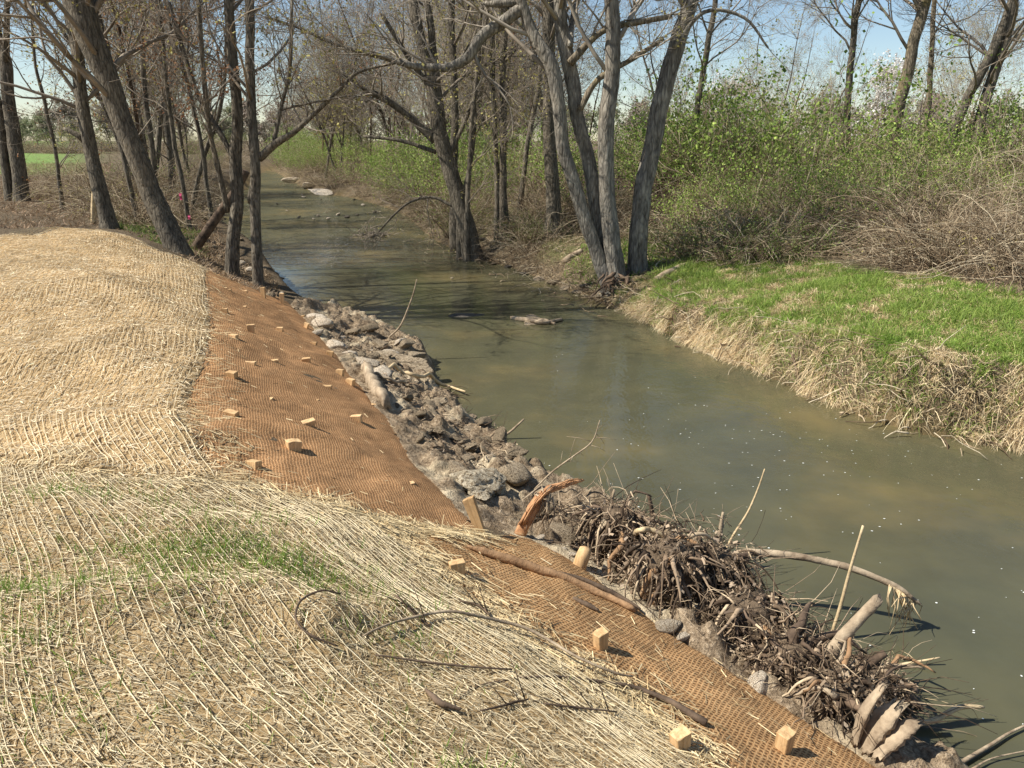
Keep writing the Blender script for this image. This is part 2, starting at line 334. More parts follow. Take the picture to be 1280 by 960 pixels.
def water_mat():
    t = NT('murky_water'); co = t.co('Object'); big = t.noise(co, .35, 4); mid = t.noise(co, 1.1, 4)
    c = t.ramp(big, [(.32, s3(86, 86, 66)), (.52, s3(95, 92, 68)), (.7, s3(120, 108, 74))])
    c = t.mix(c, t.ramp(mid, [(.35, (.86, .86, .88)), (.65, (1.1, 1.08, 1.04))]), 1., 'MULTIPLY')
    geo = t.new('NewGeometry'); sp = t.new('SeparateXYZ'); t.l.new(geo.outputs['Position'], sp.inputs[0])
    far = t.new('MapRange'); t.l.new(sp.outputs[1], far.inputs[0]); far.inputs[1].default_value = 20; far.inputs[2].default_value = 32; far.inputs[3].default_value = .03; far.inputs[4].default_value = 1.
    w1 = t.noise(t.co('Object', (1, 1.6, 1)), 5, 3, .5); w2 = t.noise(t.co('Object', (1, 1.5, 1)), 26, 3, .6); w3 = t.noise(t.co('Object', (1.0, .7, 1)), 1.6, 4, .7)
    n1 = t.new('Bump'); t.l.new(w1, n1.inputs['Height']); n1.inputs['Strength'].default_value = .075; n1.inputs['Distance'].default_value = .035
    n2 = t.new('Bump'); t.l.new(w2, n2.inputs['Height']); n2.inputs['Strength'].default_value = .10; n2.inputs['Distance'].default_value = .008; t.l.new(n1.outputs[0], n2.inputs['Normal'])
    n3 = t.new('Bump'); t.l.new(w3, n3.inputs['Height']); t.l.new(far.outputs[0], n3.inputs['Strength']); n3.inputs['Distance'].default_value = 1.4; t.l.new(n2.outputs[0], n3.inputs['Normal'])
    t.fin(c, .04, n3.outputs[0], .5); t.b.inputs['IOR'].default_value = 1.33
    tr = t.new('BsdfTransparent'); tr.inputs[0].default_value = (.62, .62, .42, 1); mx = t.new('MixShader'); mx.inputs[0].default_value = .8
    gl = t.new('BsdfGlossy'); gl.inputs['Roughness'].default_value = .04; t.l.new(n3.outputs[0], gl.inputs['Normal'])
    fr = t.new('Fresnel'); fr.inputs[0].default_value = 1.33; t.l.new(n3.outputs[0], fr.inputs['Normal'])
    df = t.new('BsdfDiffuse'); t.l.new(c, df.inputs[0])
    t.l.new(tr.outputs[0], mx.inputs[1]); t.l.new(df.outputs[0], mx.inputs[2])
    m2 = t.new('MixShader'); t.l.new(fr.outputs[0], m2.inputs[0]); t.l.new(mx.outputs[0], m2.inputs[1]); t.l.new(gl.outputs[0], m2.inputs[2])
    t.l.new(m2.outputs[0], t.out.inputs[0]); return t.m
MT['water'] = water_mat()
def plain(name, col, rough=.6):
    t = NT(name); t.b.inputs['Base Color'].default_value = col; t.b.inputs['Roughness'].default_value = rough; return t.m
MT['foam'] = plain('foam_white', s3(226, 226, 214)); MT['pink'] = plain('pink_tape', s3(206, 72, 112))

# ------------------------------------------------------------------ mesh helpers
def mesh(name, V, faces, mat, smooth=True, tint=None, uv=None, extra=None):
    """faces: list of int arrays (n,k)"""
    me = bpy.data.meshes.new(name); V = np.asarray(V, np.float32)
    me.vertices.add(len(V)); me.vertices.foreach_set('co', V.ravel())
    faces = [np.asarray(f, np.int32) for f in faces if len(f)]
    idx = np.concatenate([f.ravel() for f in faces]); cnt = np.concatenate([np.full(len(f), f.shape[1], np.int32) for f in faces])
    st = np.concatenate([[0], np.cumsum(cnt)[:-1]]).astype(np.int32)
    me.loops.add(len(idx)); me.loops.foreach_set('vertex_index', idx)
    me.polygons.add(len(cnt)); me.polygons.foreach_set('loop_start', st)
    if smooth: me.polygons.foreach_set('use_smooth', np.ones(len(cnt), bool))
    if tint is not None: extra = dict(extra or {}, tint=tint)
    for k, a in (extra or {}).items():
        at = me.color_attributes.new(k, 'FLOAT_COLOR', 'POINT'); a = np.asarray(a, np.float32)
        if a.shape[1] == 3: a = np.hstack([a, np.ones((len(a), 1), np.float32)])
        at.data.foreach_set('color', a.ravel())
    if uv is not None:
        l = me.uv_layers.new(name='UVMap'); l.data.foreach_set('uv', np.asarray(uv, np.float32)[idx].ravel())
    me.update(calc_edges=True); me.materials.append(mat); return me
def link(name, data, parent=None, **props):
    o = bpy.data.objects.new(name, data); COL.objects.link(o)
    if parent: o.parent = parent
    for k, v in props.items(): o[k] = v
    return o
def thing(name, loc, label, category, group=None, data=None):
    o = link(name, data); o.location = loc; o['label'] = label; o['category'] = category
    if group: o['group'] = group
    return o
def tree_copy(root, loc, rz, scale, label=None, group=None):
    r = root.copy(); COL.objects.link(r); r.location = loc; r.rotation_euler = (0, 0, rz); r.scale = scale
    if label: r['label'] = label
    if group: r['group'] = group
    for ch in list(root.children):
        c = ch.copy(); COL.objects.link(c); c.parent = r
        for g in list(ch.children):
            q = g.copy(); COL.objects.link(q); q.parent = c
    return r
class Tubes:
    def __init__(s, pal=None, flat=1.): s.g = {}; s.pal = pal; s.flat = flat
    def add(s, pts, rad, sides=5, tint=None, rough=0.):
        s.g.setdefault((len(pts), sides), []).append((pts, rad, tint if tint is not None else (R.choice(s.pal) if s.pal else (1, 1, 1)), rough))
    def build(s, name, mat, tint=False, origin=(0, 0, 0), seed=0):
        VV, QQ, TT, CC = [], [], [], []; off = 0; rg = np.random.default_rng(seed+3)
        for (n, k), L in s.g.items():
            P = np.array([a[0] for a in L], float); Rr = np.array([a[1] for a in L], float); m = len(L)
            T = np.gradient(P, axis=1); T /= np.linalg.norm(T, axis=2, keepdims=True)+1e-9
            ref = np.where(np.abs(T[:, :1, 2:3]) > .8, np.array([[[1., 0, 0]]]), np.array([[[0, 0, 1.]]])); ref = np.broadcast_to(ref, T.shape)
            A = np.cross(T, ref); A /= np.linalg.norm(A, axis=2, keepdims=True)+1e-9; B = np.cross(T, A)
            th = np.arange(k)*2*math.pi/k
            rr = Rr[:, :, None]*np.ones(k); ro = np.array([a[3] for a in L])
            if ro.max() > 0:
                lob = rg.uniform(-1, 1, (m, 1, k))*.9+rg.uniform(-1, 1, (m, n, k))*.28+rg.uniform(-1, 1, (m, n, 1))*.3; rr = rr*(1+ro[:, None, None]*lob)
            X = P[:, :, None, :]+rr[..., None]*(np.cos(th)[None, None, :, None]*A[:, :, None, :]+s.flat*np.sin(th)[None, None, :, None]*B[:, :, None, :])
            if ro.max() > .12:
                for e, sg in ((0, -1), (-1, 1)): X[:, e] += T[:, e, None, :]*(sg*Rr[:, e, None]*np.clip(rg.normal(size=(m, k))*.9, -1.2, 2.2)*(ro[:, None] > .12))[..., None]
            VV.append(X.reshape(-1, 3))
            base = off+(np.arange(m)*n*k)[:, None, None]+(np.arange(n-1)*k)[None, :, None]; j = np.arange(k)[None, None, :]; j2 = (j+1) % k
            QQ.append(np.stack([base+j, base+j2, base+k+j2, base+k+j], -1).reshape(-1, 4))
            if k > 3:
                for e in (0, (n-1)*k):
                    b0 = off+(np.arange(m)*n*k)+e
                    for q in range(1, k-1): TT.append(np.stack([b0, b0+(q if e else q+1), b0+(q+1 if e else q)], -1))
            elif k == 3:
                b0 = off+(np.arange(m)*n*k)+(n-1)*k; TT.append(np.stack([b0, b0+1, b0+2], -1))
            CC.append(np.repeat(np.array([a[2] for a in L], float), n*k, axis=0)); off += m*n*k
        V = np.vstack(VV)-np.array(origin); F = [np.vstack(QQ)]
        if TT: F.append(np.vstack(TT))
        return mesh(name, V, F, mat, True, np.vstack(CC) if tint else None)
def strips(name, P, D, L, W, mat, cols, nrm=None, bend=0., segs=1, origin=(0, 0, 0), taper=False):
    """flat blades: root P, direction D, length, width; bends over along gravity"""
    n = len(P); D = D/(np.linalg.norm(D, axis=1, keepdims=True)+1e-9)
    if nrm is None: nrm = NR.normal(size=(n, 3))
    S = np.cross(D, nrm); S /= np.linalg.norm(S, axis=1, keepdims=True)+1e-9
    rows = []
    for i in range(segs+1):
        t = i/segs; c = P+D*(L*t)[:, None]; 
        b = bend if np.isscalar(bend) else bend
        c = c+np.stack([np.zeros(n), np.zeros(n), -(b*L*t*t)*np.ones(n)], 1)
        wd = W*(1-t*.92 if taper else 1.)
        rows.append(c-S*(wd/2)[:, None]); rows.append(c+S*(wd/2)[:, None])
    k = 2*(segs+1); V = np.stack(rows, 1).reshape(-1, 3)-np.array(origin)
    b0 = (np.arange(n)*k)[:, None]; F = []
    for i in range(segs): F.append(np.hstack([b0+2*i, b0+2*i+1, b0+2*i+3, b0+2*i+2]))
    return mesh(name, V, [np.vstack(F)], mat, True, np.repeat(cols, k, axis=0))
def cols(n, a, b, jit=.08):
    a = np.array(a[:3]); b = np.array(b[:3]); t = NR.random((n, 1)); c = a*(1-t)+b*t
    return np.clip(c*(1+NR.normal(size=(n, 1))*jit), 0, 1)
def sample_poly(poly, n):
    lo = poly.min(0); hi = poly.max(0); out = []
    got = 0
    while got < n:
        Q = NR.uniform(lo, hi, (n*2, 2)); Q = Q[inpoly(Q, poly)]; out.append(Q); got += len(Q)
        if not len(Q): break
    return np.vstack(out)[:n]

# ------------------------------------------------------------------ ground sheet
ii = (np.arange(ny-1)[:, None]*nx+np.arange(nx-1)[None, :]).ravel(); GF = np.stack([ii, ii+1, ii+nx+1, ii+nx], 1)
dS = np.minimum(seg_dist(GP, Lp), seg_dist(GP, Rp)); inS = inpoly(GP, STREAM)
GRASSP = hits([(775, 372), (850, 330), (900, 322), (985, 318), (1080, 345), (1180, 345), (1290, 378), (1420, 420), (1420, 470), (1290, 450), (1150, 455), (1050, 445), (940, 425), (850, 395)])[:, :2]
right = GP[:, 0] > np.interp(GP[:, 1], Rp[::-1][:, 1], Rp[::-1][:, 0])-.5
nz = fbm(GP[:, 0]*.8, GP[:, 1]*.8, 4, 21)
litter = np.clip(.75+nz, 0, 1)*sstep(9, 13, GP[:, 1]+right*20)
gr = np.where(inpoly(GP, GRASSP), .75, 0)+np.clip(nz*1.6, 0, .5)*right*(GP[:, 1] < 40)
gr = np.clip(gr, 0, 1)*(~inS)*sstep(.35, .8, dS)
fieldm = sstep(42, 50, GP[:, 1])*(~inS)*sstep(.50, .58, -GP[:, 0]/np.maximum(GP[:, 1], 1))
bedm = np.where(inS, 1., sstep(.12, 0, dS)*.6)
cover = np.stack([litter, gr, bedm], 1); fm = np.repeat(fieldm[:, None], 3, 1)
link('ground', mesh('ground', np.column_stack([GP, GZ]), [GF], MT['ground'], True, None, None, {'cover': cover, 'field': fm}), kind='structure')
# water sheet
wx = axis([(-40, -6, 3, .5), (-6, 14, .5, .5), (14, 30, 1, 4)]); wy = axis([(-4, 20, .5, .5), (20, 150, .6, 5)])
X, Y = np.meshgrid(wx, wy); n2 = len(wx); ii = (np.arange(len(wy)-1)[:, None]*n2+np.arange(n2-1)[None, :]).ravel()
WF = np.stack([ii, ii+1, ii+n2+1, ii+n2], 1); WP = np.stack([X.ravel(), Y.ravel()], 1)
ctr = WP[WF].mean(1); keep = inpoly(ctr, STREAM) | (np.minimum(seg_dist(ctr, Lp), seg_dist(ctr, Rp)) < 1.6)
link('stream_water', mesh('stream_water', np.column_stack([WP, np.zeros(len(WP))]), [WF[keep]], MT['water']), kind='structure')

# ------------------------------------------------------------------ blankets and mats
B_MC = hits([(258, 338), (257, 360), (262, 400), (258, 440), (236, 500), (234, 530), (255, 570), (282, 608)])[:, :2]    # straw / coir seam
B_TOP = hits([(-90, 584), (0, 588), (120, 602), (282, 610), (400, 636), (455, 654), (520, 664), (606, 672)])[:, :2]      # upper edge of near sheets
B_SC = hits([(452, 652), (520, 700), (590, 760), (660, 815), (740, 865), (800, 905), (860, 962)])[:, :2]               # near straw / near coir
E_UP = hits([(258, 338), (290, 348), (322, 358), (352, 374), (385, 402), (412, 436), (440, 472), (466, 506), (482, 520), (500, 552), (535, 598), (570, 632), (606, 670)])[:, :2]
E_LO = hits([(606, 670), (650, 672), (700, 694), (760, 735), (800, 764), (860, 806), (900, 832), (980, 884), (1060, 936), (1100, 962)])[:, :2]
sm = lambda a, n=6: smooth_line(a, n)
B_MC, B_TOP, B_SC, E_UP, E_LO = map(sm, (B_MC, B_TOP, B_SC, E_UP, E_LO))
CREST = sm(hits([(-80, 300), (0, 297), (60, 292), (120, 289), (165, 300), (200, 316), (258, 338)])[:, :2])
LO_END = np.array([[2.25, 2.0], [2.3, 1.0]])
P_MOUND = np.vstack([CREST, B_MC, B_TOP[:12][::-1] if False else B_TOP[B_TOP[:, 0] < B_MC[-1, 0]][::-1], [[-9, 4.5], [-9.5, 12]]])
P_UP = np.vstack([B_MC[::-1], E_UP, B_TOP[(B_TOP[:, 0] > B_MC[-1, 0])][::-1]])
P_LO = np.vstack([B_SC[::-1], B_TOP[B_TOP[:, 0] > B_SC[0, 0]], E_LO, LO_END, [[.4, 1.0]]])
P_NEAR = np.vstack([B_TOP[B_TOP[:, 0] < B_SC[0, 0]], B_SC, [[.4, 1.0], [-5, .9], [-8, 3.5]]])
def drape(poly, step, off, uvrot, fray=.02, extra=None):
    lo = poly.min(0)-.1; hi = poly.max(0)+.1; xs = np.arange(lo[0], hi[0], step); ys = np.arange(lo[1], hi[1], step)
    X, Y = np.meshgrid(xs, ys); P = np.stack([X.ravel(), Y.ravel()], 1); n = len(xs)
    closed = np.vstack([poly, poly[:1]]); ins = inpoly(P, poly); d = seg_dist(P, closed)
    near = (~ins) & (d < step*1.5)
    # snap the outer ring of vertices onto the outline
    idx = np.where(near)[0]; best = np.full(len(idx), 1e9); tgt = P[idx].copy()
    for a, b in zip(closed[:-1], closed[1:]):
        ab = b-a; t = np.clip(((P[idx]-a)@ab)/max(1e-9, ab@ab), 0, 1); q = a+t[:, None]*ab; dd = np.hypot(*(P[idx]-q).T); m = dd < best
        best[m] = dd[m]; tgt[m] = q[m]
    P[idx] = tgt+NR.normal(size=tgt.shape)*fray*.3
    ok = ins | near; ii = (np.arange(len(ys)-1)[:, None]*n+np.arange(n-1)[None, :]).ravel(); F = np.stack([ii, ii+1, ii+n+1, ii+n], 1)
    F = F[ok[F].all(1)]; used = np.unique(F); mp = np.full(len(P), -1); mp[used] = np.arange(len(used)); P = P[used]; F = mp[F]
    d = d[used]*ins[used]
    z = H(P)+off*sstep(0, .06, d)+.004+(.022*fbm(P[:, 0]*3.2, P[:, 1]*3.2, 3, 131)*sstep(0, .2, d) if off < .02 else 0)+.010*fbm(P[:, 0]*9, P[:, 1]*9, 3, 31)+(.008 if extra is None else extra)*fbm(P[:, 0]*25, P[:, 1]*25, 2, 33)
    c, s = math.cos(uvrot), math.sin(uvrot); uv = np.stack([P[:, 0]*c+P[:, 1]*s, -P[:, 0]*s+P[:, 1]*c+z*.8], 1)
    return P, z, F, uv
def mat_sheet(name, poly, step, off, rot, mat, label, tint, cat, uvs=1.):
    P, z, F, uv = drape(poly, step, off, rot); uv = uv*uvs; o = poly.mean(0); oz = float(H([o])[0])
    root = thing(name, (o[0], o[1], oz), label, cat)
    V = np.column_stack([P[:, 0]-o[0], P[:, 1]-o[1], z-oz]); t = fbm(P[:, 0]*1.7, P[:, 1]*1.7, 3, 77)[:, None]*.25+1
    link('fabric', mesh('fabric', V, [F], mat, True, np.array(tint)[None, :]*t, uv), root); return root, o, oz
r_mound, o1, z1 = mat_sheet('straw_blanket', P_MOUND, .05, .03, .3, MT['strawbase'], 'golden straw erosion blanket covering the raised mound on the left, beyond the near grassy one', (1.15, 1.12, 1.08), 'blanket')
r_up, o2, z2 = mat_sheet('coir_mat', P_UP, .03, .012, .35, MT['coir'], 'orange-brown woven coir mat on the slope, staked all over, beside the straw mound', (.98, .99, .94), 'mat', 1.25)
r_lo, o3, z3 = mat_sheet('coir_mat', P_LO, .025, .016, -.55, MT['coir'], 'yellowish brown coir mat in the near right foreground, coarse weave, beside the root tangle', (.94, 1.0, .94), 'mat')
r_near, o4, z4 = mat_sheet('straw_blanket', P_NEAR, .03, .035, -.7, MT['strawbase'], 'near straw blanket with white cords and green grass seedlings growing through it', (.92, .90, .86), 'blanket')
def surf(P, off): return np.column_stack([P[:, :2], H(P)+off+.010*fbm(P[:, 0]*9, P[:, 1]*9, 3, 31)])
# netting cords
def cords(lines, off, rad, root, origin, gaps=.0):
    T = Tubes(); n = 90
    for L in lines:
        if len(L) < 4: continue
        s = np.concatenate([[0], np.cumsum(np.hypot(*np.diff(L, axis=0).T))]); 
        if s[-1] < .3: continue
        k = max(8, min(120, int(s[-1]/.06))); k = (k//8)*8
        q = np.linspace(0, s[-1], k); P = np.stack([np.interp(q, s, L[:, 0]), np.interp(q, s, L[:, 1])], 1)
        P += .020*np.stack([fbm(P[:, 0]*4, P[:, 1]*4+R.random()*9, 2, 51), fbm(P[:, 0]*4+R.random()*9, P[:, 1]*4, 2, 57)], 1)
        lift = off+.017*fbm(q*5+R.random()*50, q*0+R.random()*9, 3, 3)
        # break into runs, some cords dip into the straw
        Z = surf(P, 0); Z[:, 2] += lift
        T.add(Z, np.full(k, rad*R.uniform(.6, 1.2)), 3)
    me = T.build('netting', MT['net'], origin=(*origin[:2], origin[2])); link('netting', me, root, kind='stuff')
lines = []
bm = smooth_line(B_MC[::6], 8)
for i in range(1, 190):
    off = i*.042
    top = np.array([bm[0, 0]-off*.96, bm[0, 1]+.0]); L = bm.copy(); L[:, 0] -= off; L = L+np.array([[.0, 0]])
    L = np.vstack([[L[0, 0]-.1, L[0, 1]+3.5], [L[0, 0]-.05, L[0, 1]+1.6], L, [L[-1, 0]+.15, L[-1, 1]-.4]])
    s = np.linspace(0, 1, 220); t0 = np.linspace(0, 1, len(L)); L = np.stack([np.interp(s, t0, L[:, 0]), np.interp(s, t0, L[:, 1])], 1)
    L = L+.10*np.stack([fbm(L[:, 0]*.9, L[:, 1]*.9, 2, 61), L[:, 0]*0], 1)
    L = L[inpoly(L, P_MOUND)]; lines.append(L)
cords(lines, .050, .0024, r_mound, (o1[0], o1[1], z1))
lines = []
sd0 = smooth_line(np.vstack([[[-7, 4.4], [-5, 4.3]], B_TOP[::4]]), 40)
acc = 0; last = sd0[0]
starts = []
for p in sd0:
    if np.hypot(*(p-last)) > R.uniform(.024, .05): starts.append(p); last = p
for p in starts:
    q = p.copy(); L = []
    for _ in range(220):
        th = -np.interp(q[0], [-2.4, -1, .6], [.76, .70, .56])+.5*float(fbm(np.array([q[0]*1.1]), np.array([q[1]*1.1]), 2, 71)[0])*(1.1)
        q = q+.03*np.array([math.cos(th), math.sin(th)]); L.append(q.copy())
        if q[1] < 1.1: break
    L = np.array(L); m = inpoly(L, P_NEAR); 
    if m.any():
        e = len(m)-np.argmax(m[::-1]); L = L[:e]; L = L[m[:e]]; lines.append(L)
cords(lines, .052, .0017, r_near, (o4[0], o4[1], z4))
# straw fibres
def straws(poly, n, off, root, origin, ca, cb, bias, lmin=.05, lmax=.13, wd=.0034, sd=None, name='straw'):
    P = sample_poly(poly, n) if sd is None else sd; n = len(P)
    Z = surf(P, off); th = np.where(NR.random(n) < .45, bias+NR.normal(size=n)*.35, NR.uniform(0, 6.3, n)); L = NR.uniform(lmin, lmax, n)
    D = np.stack([np.cos(th), np.sin(th), NR.normal(size=n)*.08+.02], 1)
    gx = surf(P+np.stack([np.cos(th), np.sin(th)], 1)*.06, off)[:, 2]-Z[:, 2]; D[:, 2] += gx/.06
    nrm = np.stack([NR.normal(size=n)*.5, NR.normal(size=n)*.5, np.ones(n)], 1)
    Z[:, 2] += NR.random(n)*.012-.002
    link(name, strips(name, Z, D, L, np.full(n, wd)*NR.uniform(.6, 1.5, n), MT['straw'], cols(n, ca, cb, .18), nrm, origin=origin), root, kind='stuff')
straws(P_NEAR[:], 120000, .042, r_near, (o4[0], o4[1], z4), s3(138, 118, 84), s3(226, 208, 168), -.3, lmin=.02, lmax=.07, wd=.0025)
straws(P_MOUND, 70000, .040, r_mound, (o1[0], o1[1], z1), s3(194, 168, 126), s3(240, 222, 184), 1.2, lmin=.025, lmax=.075, wd=.0042)
def near_line(line, n, spread):
    i = NR.integers(0, len(line)-1, n); t = NR.random((n, 1)); P = line[i]*(1-t)+line[i+1]*t; return P+NR.normal(size=(n, 2))*spread
EL = s3(172, 146, 102); EH = s3(226, 206, 160)
Q = near_line(B_MC, 1800, .13)+np.array([.06, 0]); straws(None, 0, .02, r_mound, (o1[0], o1[1], z1), EL, EH, .2, sd=Q, lmax=.1, name='loose_straw')
Q = near_line(B_TOP[6:], 3600, .06)+np.array([0, -.02]); straws(None, 0, .03, r_near, (o4[0], o4[1], z4), EL, EH, -.2, sd=Q, lmax=.2, name='loose_straw')
Q = near_line(B_SC, 3600, .13); straws(None, 0, .03, r_near, (o4[0], o4[1], z4), EL, EH, -.6, sd=Q, lmax=.16, name='loose_straw')
Q = sample_poly(P_UP, 350); straws(None, 0, .018, r_up, (o2[0], o2[1], z2), EL, EH, 0, sd=Q, lmax=.06, name='loose_straw')
Q = sample_poly(P_LO, 500); straws(None, 0, .022, r_lo, (o3[0], o3[1], z3), EL, EH, -.5, sd=Q, lmax=.1, name='loose_straw')
# grass seedlings in the near blanket
spots = [((240, 720), 90, 18, 140), ((300, 700), 60, 14, 130), ((400, 720), 60, 14, 90), ((80, 660), 40, 14, 40), ((20, 780), 40, 30, 110), ((150, 780), 100, 20, 90),
         ((60, 860), 60, 60, 80), ((600, 935), 40, 18, 110), ((200, 660), 200, 14, 120), ((500, 750), 60, 40, 60), ((640, 960), 60, 20, 40), ((300, 880), 200, 60, 60), ((210, 745), 200, 30, 130), ((300, 712), 120, 10, 160)]
SP_ = []
for (u, v), su, sv, n in spots:
    for _ in range(int(n*1.3)):
        uu = u+R.gauss(0, su*.9); vv = v+R.gauss(0, sv*.9)
        if vv > 1000: continue
        k = CAMZ-1.4; p = atz(uu, vv, 1.42)
        for _ in range(3): SP_.append(p[:2]+NR.normal(size=2)*.025)
SP_ = np.array(SP_); SP_ = SP_[inpoly(SP_, P_NEAR)]; n = len(SP_)
D = np.stack([NR.normal(size=n)*.35, NR.normal(size=n)*.35, np.ones(n)], 1)
link('grass_seedlings', strips('grass_seedlings', surf(SP_, .03), D, NR.uniform(.03, .13, n), NR.uniform(.003, .006, n), MT['grass'], cols(n, s3(96, 128, 44), s3(150, 172, 80)), bend=.35, segs=3, taper=True), None,
     kind='stuff', label='scattered green grass seedlings growing up through the near straw blanket', category='grass')

# ------------------------------------------------------------------ flood soil strip
up_edge = smooth_line(np.vstack([E_UP[20::6], E_LO[6::6], [[1.9, 2.7]]]), 12)
lw = Lp[(Lp[:, 1] > 2.2) & (Lp[:, 1] < 14.2)][::-1]
lw = smooth_line(lw[::2], 8)
def resamp(L, n):
    s = np.concatenate([[0], np.cumsum(np.hypot(*np.diff(L, axis=0).T))]); q = np.linspace(0, s[-1], n); return np.stack([np.interp(q, s, L[:, 0]), np.interp(q, s, L[:, 1])], 1)
NS, NTT = 760, 84
U_ = resamp(up_edge, NS); W_ = resamp(lw, NS)
tt = np.linspace(-.12, 1.04, NTT); SPt = U_[:, None, :]*(1-tt)[None, :, None]+W_[:, None, :]*tt[None, :, None]; SPf = SPt.reshape(-1, 2)
ttf = np.tile(tt, NS); bz = np.maximum(H(SPf), -.08)
c1, i1 = cell(SPf[:, 0]*5, SPf[:, 1]*5, 4); c2, i2 = cell(SPf[:, 0]*13, SPf[:, 1]*13, 14); c3, i3 = cell(SPf[:, 0]*2.1+.3*fbm(SPf[:, 0]*3, SPf[:, 1]*3, 2, 1), SPf[:, 1]*2.1, 24)
lump = .11*i3*sstep(.6, .2, c3)+.075*i1*sstep(.55, .15, c1)+.03*i2*sstep(.5, .1, c2)+.05*fbm(SPf[:, 0]*6, SPf[:, 1]*6, 4, 5)
env = sstep(-.06, .12, ttf)*sstep(1.04, .85, ttf)
sz = bz+(.02+lump)*env-.05*(ttf < -.02)-.03*(ttf > .99)
ii = (np.arange(NS-1)[:, None]*NTT+np.arange(NTT-1)[None, :]).ravel(); SF = np.stack([ii, ii+1, ii+NTT+1, ii+NTT], 1)
link('flood_soil', mesh('flood_soil', np.column_stack([SPf, sz]), [SF], MT['soilbank']), kind='structure')
from mathutils import kdtree
kd = kdtree.KDTree(len(SPf))
for i, (a, b) in enumerate(SPf): kd.insert((a, b, 0), i)
kd.balance()
def gz(x, y):
    z = float(H([[x, y]])[0]); c, i, d = kd.find((x, y, 0))
    return max(z, float(sz[i])) if d < .06 else z
def hitg(u, v):
    p = hit(u, v)
    for _ in range(3):
        z = gz(p[0], p[1]); p = atz(u, v, max(z, 0)) if abs(z-p[2]) < .4 else p
    return p

# ------------------------------------------------------------------ rocks
def ico(n):
    import bmesh
    b = bmesh.new(); bmesh.ops.create_icosphere(b, subdivisions=n, radius=1); V = np.array([v.co[:] for v in b.verts]); F = np.array([[v.index for v in f.verts] for f in b.faces]); b.free(); return V, F
IV, IF = ico(5); IV2, IF2 = ico(3)
def rock_mesh(seed, mat, sub=2):
    rg = np.random.default_rng(seed); V = (IV if sub == 3 else IV2).copy(); F = IF if sub == 3 else IF2
    for _ in range(26 if sub == 3 else 16):
        nn = rg.normal(size=3); nn /= np.linalg.norm(nn); d = rg.uniform(.42, .75) if sub == 3 else rg.uniform(.5, .85); e = V@nn-d; V = V-np.maximum(e, 0)[:, None]*nn*.93
    if sub == 3:
        rn = np.abs(fbm(V[:, 0]*2.2+V[:, 2]*1.3+seed, V[:, 1]*2.2-V[:, 2], 4, seed+11)); V = V*(1-.22*np.exp(-(rn/.05)**2)[:, None]+.5*fbm(V[:, 0]*2.1+V[:, 2], V[:, 1]*1.7, 3, seed+15)[:, None])
    if sub == 3:
        V += .10*np.stack([fbm(V[:, 1]*4+seed, V[:, 2]*4+V[:, 0]*2, 5, seed+21), fbm(V[:, 0]*4, V[:, 2]*4+V[:, 1]*2+seed, 5, seed+23), fbm(V[:, 0]*4+seed, V[:, 1]*4+V[:, 2]*2, 5, seed+27)], 1)
    V += .06*np.stack([fbm(V[:, 1]*3+seed, V[:, 2]*3, 4, seed), fbm(V[:, 0]*3, V[:, 2]*3+seed, 4, seed+3), fbm(V[:, 0]*3+seed, V[:, 1]*3, 4, seed+7)], 1)*1.6
    return mesh('stone', V, [F], mat, True)
RK = {k: [rock_mesh(i*7+j, MT[k]) for i in range(5)] for j, k in enumerate(('rock', 'rock_white', 'rock_dark'))}
def rock(u, v, wpx, kind, label, asp=(1, .8, .55), group=None, name='stone', big=None, sink=.3, z=None):
    p = hitg(u, v) if z is None else atz(u, v, z); dist = np.linalg.norm(p-np.array([0, 0, CAMZ])); r = wpx/2/FOC*dist*1.12
    me = big or R.choice(RK[kind]); o = thing(name, (p[0], p[1], p[2]+r*asp[2]*(1-sink)-r*asp[2]*.4), label, 'rock', group, me)
    o.scale = (r*asp[0], r*asp[1], r*asp[2]); o.rotation_euler = (R.uniform(-.25, .25), R.uniform(-.25, .25), R.uniform(0, 6.3)); return o
MT['rock_pale'] = rock_mat('pale_crusted_rock', s3(146, 130, 104), s3(214, 200, 172), s3(112, 92, 66)); BIG = rock_mesh(91, MT['rock_pale'], 3); BIG2 = rock_mesh(97, MT['rock'], 3); BIG3 = rock_mesh(103, MT['rock'], 3)
o = rock(610, 612, 96, 'rock_white', 'large whitish boulder with a cracked face at the tip of the orange-brown mat', (1, .8, .55), big=BIG, name='boulder'); o.rotation_euler = (0, .1, .5)
o = rock(664, 648, 66, 'rock', 'grey slab boulder behind the tall leaning wooden stake', (1.1, .6, .45), big=BIG2, name='boulder'); o.rotation_euler = (.1, -.3, .5)
rock(646, 600, 52, 'rock', 'brown grey boulder beside the cracked whitish boulder at the water', (1, .8, .7), name='boulder')
rock(500, 455, 72, 'rock', 'flat grey slab jutting into the stream from the upper rubble', (1.2, .7, .3), name='boulder', big=BIG2)
for (u, v, wp, lb) in [(572, 590, 44, 'brown-crusted rubble chunk left of the cracked whitish boulder'), (632, 572, 50, 'crusted slab of rubble above the cracked whitish boulder'), (585, 560, 40, 'flat crusted chunk higher up the soil ledge'), (545, 540, 36, 'pale crusted chunk beside the orange mat edge'), (600, 535, 34, 'crusted chunk near the waterline of the soil ledge'), (548, 505, 34, 'brown chunk near the water just below the pale reaching stick'), (715, 655, 40, 'crusted chunk on the water side of the orange broken branch')]:
    rock(u, v, wp, 'rock', lb, (1.1, .8, .4), name='rubble_chunk', big=R.choice([BIG2, BIG3]))
rock(836, 786, 34, 'rock_white', 'white stone at the mat edge under the hanging roots')
rock(852, 797, 22, 'rock_white', 'smaller flat white stone touching the one under the hanging roots', (1, .7, .35))
